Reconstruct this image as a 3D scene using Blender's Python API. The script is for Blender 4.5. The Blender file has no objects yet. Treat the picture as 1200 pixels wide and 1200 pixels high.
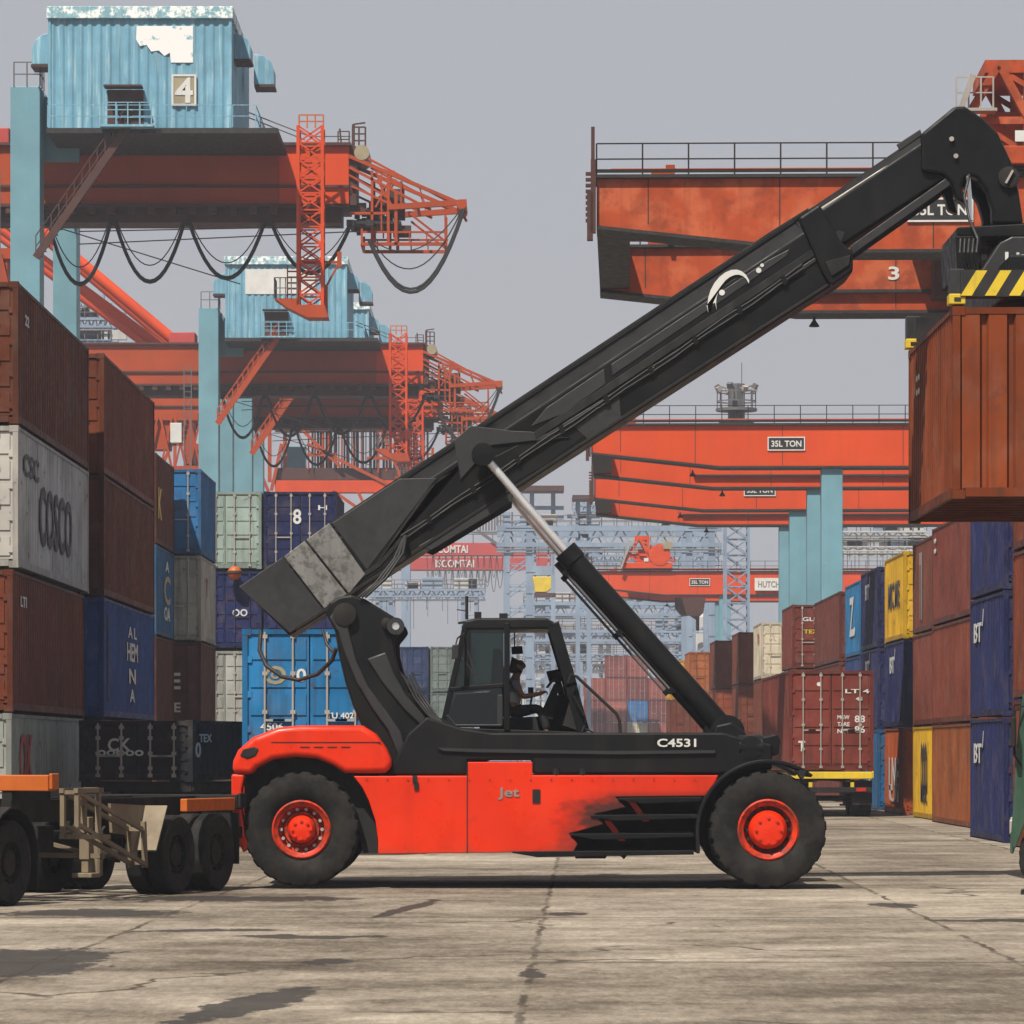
import bpy, bmesh, math, random
from mathutils import Vector, Matrix
random.seed(7)
R = math.radians
SC = bpy.context.scene
COL = SC.collection
F, H, HZ = 4700.0, 1.9, 880.0


def W(px, py, Y):
    """photo measurement -> world point at depth Y"""
    return Vector(((px - 600) * Y / F, Y, H + (HZ - py) * Y / F))


def lin(r, g, b):
    f = lambda c: c / 12.92 if c <= .04045 else ((c + .055) / 1.055) ** 2.4
    return (f(r / 255), f(g / 255), f(b / 255), 1)


# ------------------------------------------------------------------ materials
def _mix(nt, blend='MIX'):
    n = nt.nodes.new('ShaderNodeMix'); n.data_type = 'RGBA'; n.blend_type = blend
    return n


def _new(name):
    m = bpy.data.materials.new(name); m.use_nodes = True
    nt = m.node_tree; nt.nodes.clear()
    out = nt.nodes.new('ShaderNodeOutputMaterial')
    p = nt.nodes.new('ShaderNodeBsdfPrincipled')
    nt.links.new(p.outputs[0], out.inputs[0])
    return m, nt, p, out


def _coords(nt):
    tc = nt.nodes.new('ShaderNodeTexCoord'); oi = nt.nodes.new('ShaderNodeObjectInfo')
    mu = nt.nodes.new('ShaderNodeMath'); mu.operation = 'MULTIPLY'; mu.inputs[1].default_value = 61.7
    nt.links.new(oi.outputs['Random'], mu.inputs[0])
    ad = nt.nodes.new('ShaderNodeVectorMath'); ad.operation = 'ADD'
    nt.links.new(tc.outputs['Object'], ad.inputs[0]); nt.links.new(mu.outputs[0], ad.inputs[1])
    return ad.outputs[0], oi


def _noise(nt, vec, scale, detail=4, rough=.55, stretch=None):
    if stretch:
        mp = nt.nodes.new('ShaderNodeMapping'); mp.inputs['Scale'].default_value = stretch
        nt.links.new(vec, mp.inputs[0]); vec = mp.outputs[0]
    n = nt.nodes.new('ShaderNodeTexNoise')
    n.inputs['Scale'].default_value = scale; n.inputs['Detail'].default_value = detail
    n.inputs['Roughness'].default_value = rough
    nt.links.new(vec, n.inputs['Vector'])
    return n.outputs['Fac']


def _ramp(nt, fac, a, b, va=0., vb=1.):
    n = nt.nodes.new('ShaderNodeMapRange')
    n.inputs['From Min'].default_value = a; n.inputs['From Max'].default_value = b
    n.inputs['To Min'].default_value = va; n.inputs['To Max'].default_value = vb
    nt.links.new(fac, n.inputs['Value'])
    return n.outputs[0]


KA = .74      # sun-bleached paints are darker than they look in sunlight


def paint(name, col=None, rough=.5, var=.22, rust=.25, rustcol=(.11, .045, .022, 1), streak=.2,
          streakcol=(.05, .04, .035, 1), scale=1., metal=0., spec=.4, bump=.0, rt=.6, fade=0., fadecol=(.6, .5, .45, 1), fs=.35, fr=(.45, .75), rs=2.6, extra=None):
    """weathered paint: broad fading, vertical streaks, rust freckles"""
    m, nt, p, out = _new(name)
    vec, oi = _coords(nt)
    L = nt.links.new
    n1 = _noise(nt, vec, .7 * scale, 5)
    mx = _mix(nt, 'MULTIPLY'); mx.inputs[0].default_value = 1
    if col is None:
        L(oi.outputs['Color'], mx.inputs[6])
    else:
        mx.inputs[6].default_value = col
    v = nt.nodes.new('ShaderNodeCombineColor')
    r = _ramp(nt, n1, .25, .75, (1 - var) * KA, (1 + var * .6) * KA)
    for i in range(3):
        L(r, v.inputs[i])
    L(v.outputs[0], mx.inputs[7])
    cur = mx.outputs[2]
    if fade:
        nf = _noise(nt, vec, fs * scale, 6, .62)
        b = _mix(nt); L(_ramp(nt, nf, fr[0], fr[1], 0, fade), b.inputs[0]); L(cur, b.inputs[6]); b.inputs[7].default_value = fadecol
        cur = b.outputs[2]
    if streak:
        n2 = _noise(nt, vec, 1.3 * scale, 4, .6, (3, 3, .22))
        b = _mix(nt); L(_ramp(nt, n2, .52, .72, 0, streak), b.inputs[0]); L(cur, b.inputs[6]); b.inputs[7].default_value = streakcol
        cur = b.outputs[2]
    if rust:
        n3 = _noise(nt, vec, rs * scale, 9, .68)
        b = _mix(nt); L(_ramp(nt, n3, rt, rt + .1, 0, rust), b.inputs[0]); L(cur, b.inputs[6]); b.inputs[7].default_value = rustcol
        cur = b.outputs[2]
    if extra:
        cur = extra(nt, vec, cur)
    L(cur, p.inputs['Base Color'])
    n4 = _noise(nt, vec, 5 * scale, 3)
    L(_ramp(nt, n4, .3, .7, max(.05, rough - .12), min(1, rough + .15)), p.inputs['Roughness'])
    p.inputs['Metallic'].default_value = metal
    p.inputs['Specular IOR Level'].default_value = spec
    if bump:
        bp = nt.nodes.new('ShaderNodeBump'); bp.inputs['Strength'].default_value = bump; bp.inputs['Distance'].default_value = .02
        L(n1, bp.inputs['Height']); L(bp.outputs[0], p.inputs['Normal'])
    return m


M = {}
M['cont'] = paint('container_paint', None, .55, .38, .62, (.075, .028, .015, 1), .5, (.03, .022, .018, 1), rt=.585, fade=.22, fadecol=(.26, .21, .18, 1), fs=1.1, fr=(.5, .8), scale=1.15, spec=.1)
M['rod'] = paint('galvanised_rod', (.46, .42, .38, 1), .45, .2, .4, metal=.2)
M['dark'] = paint('underframe_dark', (.022, .021, .02, 1), .7, .3, .3, spec=.15)
M['rubber'] = paint('tyre_rubber', (.0135, .013, .0125, 1), .85, .35, .0, streak=0, fade=.55, fadecol=(.036, .031, .026, 1), fr=(.42, .72), fs=1.4, scale=2.5, spec=.2)
M['red'] = paint('stacker_red', (.80, .030, .0015, 1), .36, .16, .30, (.16, .02, .008, 1), .30, (.30, .018, .004, 1), spec=.32, rt=.63, fade=.25, fadecol=(.62, .06, .02, 1), fs=1.6, fr=(.55, .75))


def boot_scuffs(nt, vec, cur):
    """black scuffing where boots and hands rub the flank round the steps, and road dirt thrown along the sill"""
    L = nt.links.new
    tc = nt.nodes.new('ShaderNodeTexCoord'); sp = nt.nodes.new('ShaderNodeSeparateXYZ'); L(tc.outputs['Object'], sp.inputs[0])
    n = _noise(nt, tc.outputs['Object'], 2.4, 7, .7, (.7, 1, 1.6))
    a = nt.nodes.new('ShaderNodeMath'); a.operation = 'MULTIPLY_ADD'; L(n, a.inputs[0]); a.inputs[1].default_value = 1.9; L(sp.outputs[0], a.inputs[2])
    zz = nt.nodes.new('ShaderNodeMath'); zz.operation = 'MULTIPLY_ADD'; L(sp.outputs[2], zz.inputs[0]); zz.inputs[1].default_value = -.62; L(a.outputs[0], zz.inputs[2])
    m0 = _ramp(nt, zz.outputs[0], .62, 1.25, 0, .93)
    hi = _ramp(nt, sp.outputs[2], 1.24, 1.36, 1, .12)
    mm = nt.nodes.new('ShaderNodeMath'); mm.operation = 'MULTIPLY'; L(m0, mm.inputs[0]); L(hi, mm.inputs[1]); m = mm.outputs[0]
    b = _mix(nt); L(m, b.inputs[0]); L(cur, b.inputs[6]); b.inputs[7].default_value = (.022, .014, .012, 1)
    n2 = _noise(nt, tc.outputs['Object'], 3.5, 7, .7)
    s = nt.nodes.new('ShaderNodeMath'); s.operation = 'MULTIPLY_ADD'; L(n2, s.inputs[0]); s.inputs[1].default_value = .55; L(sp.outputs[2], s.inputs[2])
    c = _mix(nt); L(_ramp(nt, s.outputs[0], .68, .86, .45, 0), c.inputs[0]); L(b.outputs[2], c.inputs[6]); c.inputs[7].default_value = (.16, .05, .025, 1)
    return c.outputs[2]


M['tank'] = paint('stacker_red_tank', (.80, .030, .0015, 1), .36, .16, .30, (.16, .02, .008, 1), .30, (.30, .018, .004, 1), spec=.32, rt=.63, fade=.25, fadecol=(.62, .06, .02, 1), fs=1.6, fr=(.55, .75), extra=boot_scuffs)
M['rim'] = paint('rim_red', (.66, .04, .010, 1), .5, .3, .7, (.07, .03, .02, 1), .0, rt=.46, scale=4, spec=.2)
M['black'] = paint('stacker_black', (.0085, .0088, .0095, 1), .45, .3, .2, (.03, .022, .017, 1), .3, (.022, .021, .019, 1), spec=.14, rt=.62, fade=.35, fadecol=(.014, .0145, .0145, 1))
M['grey'] = paint('worn_grey', (.026, .027, .029, 1), .5, .3, .35, (.012, .012, .012, 1), .3, (.015, .015, .015, 1), rt=.55, scale=2)
M['lightgrey'] = paint('greasy_plate', (.21, .21, .20, 1), .5, .3, .75, (.05, .05, .048, 1), .5, (.06, .06, .058, 1), scale=3, rt=.5)
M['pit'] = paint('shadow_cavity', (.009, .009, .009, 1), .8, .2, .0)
M['chrome'] = paint('chrome_rod', (1, 1, 1, 1), .24, .05, 0, streak=0, metal=.72)
M['white'] = paint('white_letter', (.72, .72, .70, 1), .55, .15, .25, (.35, .33, .3, 1), .15, (.3, .29, .27, 1), scale=2)
M['blackletter'] = paint('black_letter', (.03, .03, .045, 1), .6, .2, 0, streak=0)
M['redletter'] = paint('red_letter', (.42, .04, .03, 1), .6, .2, 0, streak=0)
M['greyletter'] = paint('grey_letter', (.30, .24, .22, 1), .6, .3, 0, streak=0)
M['faintletter'] = paint('faint_letter', (.045, .047, .05, 1), .6, .3, 0, streak=0)
M['yellow'] = paint('hazard_yellow', (.78, .56, .03, 1), .5, .2, .3, (.1, .07, .02, 1), .25, (.15, .1, .03, 1), scale=3)
M['hblack'] = paint('hazard_black', (.02, .02, .02, 1), .5, .2, .1)
M['orange'] = paint('trailer_orange', (.56, .125, .014, 1), .5, .2, .35, (.12, .05, .02, 1), .3, (.1, .05, .02, 1), scale=2)
M['beige'] = paint('trailer_beige', (.23, .18, .115, 1), .65, .3, .4, (.1, .06, .035, 1), .4, (.07, .05, .035, 1), scale=2)
M['cranered'] = paint('crane_orange', (.44, .068, .016, 1), .55, .22, .3, (.17, .04, .02, 1), .35, (.16, .045, .022, 1), rt=.62, scale=.5, spec=.15)
M['craneredb'] = paint('crane_bright_orange', (.70, .074, .012, 1), .55, .15, .2, (.25, .05, .02, 1), .25, (.28, .05, .02, 1), rt=.62, scale=.5, spec=.15)
M['soot_shade'] = paint('crane_underside_soot_shade', (.022, .021, .021, 1), .75, .3, .25, streak=.2)  # soot plus the shade under the girders, both darkened into the colour
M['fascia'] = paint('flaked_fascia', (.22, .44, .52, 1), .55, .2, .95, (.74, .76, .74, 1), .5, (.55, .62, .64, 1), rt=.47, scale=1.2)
M['cranedark'] = paint('crane_brown_soot_shade', (.075, .024, .016, 1), .7, .3, .3, streak=.3, scale=.6)  # sooty brown with the shade of crane undersides mixed into the colour
M['rustred'] = paint('crane_rusty', (.47, .075, .020, 1), .6, .25, .7, (.19, .036, .014, 1), .5, (.22, .04, .016, 1), rt=.5, scale=1., spec=.15, fade=.6, fadecol=(.46, .12, .05, 1), fs=.8, fr=(.47, .6), rs=.85)
M['craneblue'] = paint('crane_blue', (.165, .35, .43, 1), .55, .18, .22, (.1, .07, .05, 1), .25, (.1, .2, .24, 1), rt=.64, scale=.7)
M['houseblue'] = paint('house_blue', (.17, .395, .535, 1), .5, .25, .3, (.14, .12, .1, 1), .55, (.42, .58, .62, 1), rt=.62, scale=1.3)
M['flakewhite'] = None
M['haze_blue'] = paint('haze_paled_blue_steel', (.26, .345, .47, 1), .6, .25, .2, streak=.2, scale=.4)  # blue steel lightened so that distance haze sits in the paint
M['pinkred'] = paint('far_red', (.52, .06, .05, 1), .6, .15, .1, streak=.2, scale=.3)
M['cable'] = paint('cable_rubber', (.016, .016, .017, 1), .6, .1, 0, streak=0)
M['wire'] = paint('steel_wire', (.12, .12, .13, 1), .6, .1, 0, streak=0)
M['tan'] = paint('sign_tan', (.36, .31, .2, 1), .6, .2, .2, scale=2)
M['concrete'] = paint('pale_cladding', (.55, .55, .53, 1), .7, .12, .1, scale=.3)
M['green'] = paint('truck_green', (.032, .082, .050, 1), .4, .2, .25, (.06, .04, .03, 1), .25, (.1, .12, .09, 1), scale=2)
M['skin'] = paint('skin', (.30, .15, .09, 1), .55, .1, 0, streak=0)
M['hair'] = paint('hair', (.01, .009, .008, 1), .6, .2, 0, streak=0)
M['shirt'] = paint('shirt_cloth', (.22, .23, .27, 1), .85, .2, 0, streak=0)
M['vest'] = paint('vest_cloth', (.55, .56, .58, 1), .8, .2, 0, streak=0)
M['trouser'] = paint('trouser_cloth', (.02, .022, .03, 1), .85, .2, 0, streak=0)
M['lamp'] = paint('lamp_lens', (.55, .03, .02, 1), .2, .05, 0, streak=0)


def flake():
    m, nt, p, out = _new('flaking_white')
    vec, oi = _coords(nt)
    n = _noise(nt, vec, 1.2, 8, .6)
    b = _mix(nt); nt.links.new(_ramp(nt, n, .58, .62), b.inputs[0])
    b.inputs[6].default_value = (.66, .66, .66, 1); b.inputs[7].default_value = (.15, .33, .40, 1)
    nt.links.new(b.outputs[2], p.inputs['Base Color']); p.inputs['Roughness'].default_value = .6
    return m


M['flakewhite'] = flake()


def glass():
    m, nt, p, out = _new('cab_glass')
    nt.nodes.remove(p)
    t = nt.nodes.new('ShaderNodeBsdfTransparent'); t.inputs[0].default_value = (.40, .47, .45, 1)
    g = nt.nodes.new('ShaderNodeBsdfGlossy'); g.inputs['Roughness'].default_value = .04; g.inputs[0].default_value = (.9, .95, .95, 1)
    fr = nt.nodes.new('ShaderNodeFresnel'); fr.inputs[0].default_value = 1.6
    mx = nt.nodes.new('ShaderNodeMixShader')
    nt.links.new(fr.outputs[0], mx.inputs[0]); nt.links.new(t.outputs[0], mx.inputs[1]); nt.links.new(g.outputs[0], mx.inputs[2])
    nt.links.new(mx.outputs[0], out.inputs[0])
    return m


M['glass'] = glass()


# ------------------------------------------------------------------ mesh builder
class MB:
    def __init__(s):
        s.v = []; s.f = []

    def add(s, vs, fs):
        n = len(s.v)
        s.v += [tuple(v) for v in vs]
        s.f += [tuple(i + n for i in f) for f in fs]
        return s

    def box(s, x0, x1, y0, y1, z0, z1):
        vs = [(x, y, z) for z in (z0, z1) for y in (y0, y1) for x in (x0, x1)]
        return s.add(vs, [(0, 2, 3, 1), (4, 5, 7, 6), (0, 1, 5, 4), (2, 6, 7, 3), (0, 4, 6, 2), (1, 3, 7, 5)])

    def bar(s, p, q, w, h=None):
        p = Vector(p); q = Vector(q); h = h or w
        d = (q - p)
        if d.length < 1e-6:
            return s
        d.normalize()
        up = Vector((0, 0, 1)) if abs(d.z) < .99 else Vector((0, 1, 0))
        a = d.cross(up).normalized() * w / 2; b = a.cross(d).normalized() * h / 2
        vs = [p - a - b, p + a - b, p + a + b, p - a + b, q - a - b, q + a - b, q + a + b, q - a + b]
        return s.add(vs, [(0, 1, 2, 3), (7, 6, 5, 4), (0, 4, 5, 1), (1, 5, 6, 2), (2, 6, 7, 3), (3, 7, 4, 0)])

    def tube(s, pts, r, n=8, caps=True):
        pts = [Vector(p) for p in pts]
        rs = r if isinstance(r, (list, tuple)) else [r] * len(pts)
        vs = []; fs = []
        d0 = (pts[1] - pts[0]).normalized()
        ref = Vector((0, 0, 1)) if abs(d0.z) < .9 else Vector((0, 1, 0))
        for i, p in enumerate(pts):
            a = pts[max(i - 1, 0)]; b = pts[min(i + 1, len(pts) - 1)]
            d = (b - a).normalized()
            u = d.cross(ref)
            if u.length < 1e-4:
                u = d.cross(Vector((1, 0, 0)))
            u.normalize(); w = u.cross(d).normalized()
            for k in range(n):
                t = 2 * math.pi * k / n
                vs.append(p + (u * math.cos(t) + w * math.sin(t)) * rs[i])
        for i in range(len(pts) - 1):
            for k in range(n):
                k2 = (k + 1) % n
                fs.append((i * n + k, i * n + k2, (i + 1) * n + k2, (i + 1) * n + k))
        if caps:
            fs.append(tuple(range(n - 1, -1, -1))); m = (len(pts) - 1) * n
            fs.append(tuple(range(m, m + n)))
        return s.add(vs, fs)

    def prism(s, poly, y0, y1):
        """poly: (x, z) outline extruded along Y"""
        n = len(poly)
        ar = sum(poly[i][0] * poly[(i + 1) % n][1] - poly[(i + 1) % n][0] * poly[i][1] for i in range(n))
        if ar < 0:
            poly = poly[::-1]
        vs = [(x, y0, z) for x, z in poly] + [(x, y1, z) for x, z in poly]
        fs = [tuple(range(n)), tuple(range(2 * n - 1, n - 1, -1))]
        for i in range(n):
            j = (i + 1) % n
            fs.append((i + n, j + n, j, i))
        return s.add(vs, fs)

    def ppx(s, poly, yref, y0, y1):
        return s.prism([(W(a, b, yref).x, W(a, b, yref).z) for a, b in poly], y0, y1)

    def xprism(s, poly, x0, x1):
        """poly: (y, z) outline extruded along X"""
        n = len(poly)
        vs = [(x0, y, z) for y, z in poly] + [(x1, y, z) for y, z in poly]
        fs = [tuple(range(n - 1, -1, -1)), tuple(range(n, 2 * n))]
        for i in range(n):
            j = (i + 1) % n
            fs.append((i, j, j + n, i + n))
        return s.add(vs, fs)

    def lathe_y(s, prof, cx, cz, n=48, mod=None):
        """prof: (r, y) pairs revolved round the Y axis through (cx, cz)"""
        vs = []; fs = []
        for k in range(n):
            t = 2 * math.pi * k / n
            for i, (r, y) in enumerate(prof):
                rr = r + (mod(i, k) if mod else 0)
                vs.append((cx + rr * math.cos(t), y, cz + rr * math.sin(t)))
        m = len(prof)
        for k in range(n):
            k2 = (k + 1) % n
            for i in range(m - 1):
                fs.append((k * m + i, k * m + i + 1, k2 * m + i + 1, k2 * m + i))
        return s.add(vs, fs)

    def lathe_z(s, prof, c, n=16):
        vs = []; fs = []
        for k in range(n):
            t = 2 * math.pi * k / n
            for r, z in prof:
                vs.append((c[0] + r * math.cos(t), c[1] + r * math.sin(t), c[2] + z))
        m = len(prof)
        for k in range(n):
            k2 = (k + 1) % n
            for i in range(m - 1):
                fs.append((k * m + i, k2 * m + i, k2 * m + i + 1, k * m + i + 1))
        return s.add(vs, fs)

    def text(s, body, org, right, up, h, w=None, depth=.004):
        vs, fs, bw, bh = glyphs(body)
        right = Vector(right).normalized(); up = Vector(up).normalized(); nrm = right.cross(up)
        kz = h / bh; kx = (w / bw) if w else kz
        org = Vector(org)
        return s.add([org + right * (x * kx) + up * (y * kz) + nrm * (z * depth) for x, y, z in vs], fs)

    def build(s, name, mat, parent=None, off=(0, 0, 0), bevel=0., seg=2, smooth=None, top=False, color=None):
        me = bpy.data.meshes.new(name)
        ox, oy, oz = off
        me.from_pydata([(x - ox, y - oy, z - oz) for x, y, z in s.v], [], s.f)
        me.materials.append(M[mat] if isinstance(mat, str) else mat)
        if smooth:
            for p in me.polygons:
                p.use_smooth = True
            me.set_sharp_from_angle(angle=R(smooth))
        me.update()
        o = bpy.data.objects.new(name, me); COL.objects.link(o)
        if parent:
            o.parent = parent
        if top:
            o.location = off
        if bevel:
            b = o.modifiers.new('edges', 'BEVEL'); b.width = bevel; b.segments = seg; b.limit_method = 'ANGLE'; b.angle_limit = R(35)
        if color:
            o.color = color
        return o


_gl = {}


def glyphs(body):
    if body in _gl:
        return _gl[body]
    cu = bpy.data.curves.new('glyph', 'FONT'); cu.body = body; cu.size = 1; cu.extrude = .5; cu.offset = .022; cu.resolution_u = 3
    o = bpy.data.objects.new('glyph', cu); COL.objects.link(o)
    dg = bpy.context.evaluated_depsgraph_get(); dg.update()
    me = bpy.data.meshes.new_from_object(o.evaluated_get(dg))
    xs = [v.co.x for v in me.vertices]; ys = [v.co.y for v in me.vertices]
    cx = (min(xs) + max(xs)) / 2; cy = (min(ys) + max(ys)) / 2
    vs = [(v.co.x - cx, v.co.y - cy, v.co.z) for v in me.vertices]
    fs = [tuple(p.vertices) for p in me.polygons]
    _gl[body] = (vs, fs, max(xs) - min(xs), max(ys) - min(ys))
    bpy.data.objects.remove(o); bpy.data.curves.remove(cu); bpy.data.meshes.remove(me)
    return _gl[body]


def tag(o, label=None, cat=None, group=None, kind=None):
    if label: o['label'] = label
    if cat: o['category'] = cat
    if group: o['group'] = group
    if kind: o['kind'] = kind
    return o


def thing(name, loc, label, cat, group=None, rz=0.):
    o = bpy.data.objects.new(name, None); COL.objects.link(o)
    o.empty_display_size = .3; o.location = loc; o.rotation_euler = (0, 0, rz)
    return tag(o, label, cat, group)


def copy_tree(o, parent=None):
    c = o.copy(); COL.objects.link(c)
    if parent: c.parent = parent
    for ch in list(o.children):
        copy_tree(ch, c)
    return c


def lattice(mb, a, b, w, d, n, r, rb=None):
    """four-post lattice column from a to b (posts spread in X by w and Y by d)"""
    a = Vector(a); b = Vector(b); rb = rb or r * .6
    ax = (b - a).normalized()
    e1 = Vector((1, 0, 0)) if abs(ax.x) < .8 else Vector((0, 0, 1)); e2 = Vector((0, 1, 0))
    c = [(e1 * w * i + e2 * d * j) / 2 for i, j in ((-1, -1), (1, -1), (1, 1), (-1, 1))]
    for k in c:
        mb.bar(a + k, b + k, r)
    for i in range(n):
        p = a.lerp(b, i / n); q = a.lerp(b, (i + 1) / n)
        for k in range(4):
            l = (k + 1) % 4
            mb.bar(p + c[k], q + c[l], rb); mb.bar(p + c[l], q + c[k], rb)
            mb.bar(p + c[k], p + c[l], rb)
    return mb


def rail(mb, pts, h, spacing, r=.025, mids=2, toe=0.):
    """guard rail standing along a polyline"""
    for a, b in zip(pts[:-1], pts[1:]):
        a = Vector(a); b = Vector(b); n = max(1, round((b - a).length / spacing))
        up = Vector((0, 0, h))
        for i in range(n + 1):
            p = a.lerp(b, i / n); mb.bar(p, p + up, r * 2)
        for k in range(1, mids + 1):
            mb.bar(a + up * k / mids, b + up * k / mids, r * 1.6)
        if toe:
            mb.bar(a + Vector((0, 0, toe)), b + Vector((0, 0, toe)), r, .1)
    return mb


def sag(a, b, drop, n=14):
    a = Vector(a); b = Vector(b)
    return [a.lerp(b, i / n) - Vector((0, 0, drop * 4 * (i / n) * (1 - i / n))) for i in range(n + 1)]

# ------------------------------------------------------------------ camera, light, sky, air
cam = bpy.data.cameras.new('camera'); co = bpy.data.objects.new('camera', cam); COL.objects.link(co)
co.location = (0, 0, H); co.rotation_euler = (R(90), 0, 0)
cam.sensor_width = 36; cam.lens = 36 * F / 1200; cam.shift_y = (HZ - 600) / 1200
cam.clip_start = .5; cam.clip_end = 6000
SC.camera = co

LD = Vector((.26, .50, -.83)).normalized()
sun = bpy.data.lights.new('sun', 'SUN'); so = bpy.data.objects.new('sun', sun); COL.objects.link(so)
sun.energy = 5.0; sun.angle = R(.6); sun.color = (1, .93, .82)
so.rotation_euler = LD.to_track_quat('-Z', 'Y').to_euler(); so.location = (0, 0, 80)

wd = bpy.data.worlds.new('World'); SC.world = wd; wd.use_nodes = True
nt = wd.node_tree; nt.nodes.clear()
wo = nt.nodes.new('ShaderNodeOutputWorld')
sky = nt.nodes.new('ShaderNodeTexSky'); sky.sky_type = 'NISHITA'; sky.sun_disc = False
sky.sun_elevation = math.asin(-LD.z); sky.sun_rotation = math.atan2(-LD.x, -LD.y)
sky.air_density = 1.2; sky.dust_density = 4.; sky.ozone_density = 1.5
b1 = nt.nodes.new('ShaderNodeBackground'); b1.inputs[1].default_value = .05
nt.links.new(sky.outputs[0], b1.inputs[0])
b2 = nt.nodes.new('ShaderNodeBackground'); b2.inputs[0].default_value = (.445, .450, .487, 1); b2.inputs[1].default_value = .76
mx = nt.nodes.new('ShaderNodeMixShader'); mx.inputs[0].default_value = .85
nt.links.new(b1.outputs[0], mx.inputs[1]); nt.links.new(b2.outputs[0], mx.inputs[2]); nt.links.new(mx.outputs[0], wo.inputs[0])
SC.view_settings.view_transform = 'Standard'; SC.view_settings.look = 'None'
SC.view_settings.exposure = .5; SC.view_settings.gamma = 1
SC.cycles.volume_bounces = 0; SC.cycles.max_bounces = 6; SC.cycles.transparent_max_bounces = 12
SC.cycles.use_denoising = True

hz = MB().box(-260, 260, -6, 860, -1, 62)
hm = bpy.data.materials.new('air'); hm.use_nodes = True; hn = hm.node_tree; hn.nodes.clear()
ho = hn.nodes.new('ShaderNodeOutputMaterial'); pv = hn.nodes.new('ShaderNodeVolumePrincipled')
pv.inputs['Color'].default_value = (.84, .88, 1., 1); pv.inputs['Density'].default_value = .00036; pv.inputs['Anisotropy'].default_value = .15
hn.links.new(pv.outputs[0], ho.inputs['Volume'])
HAZE = hz.build('haze', hm); tag(HAZE, kind='stuff')


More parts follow.
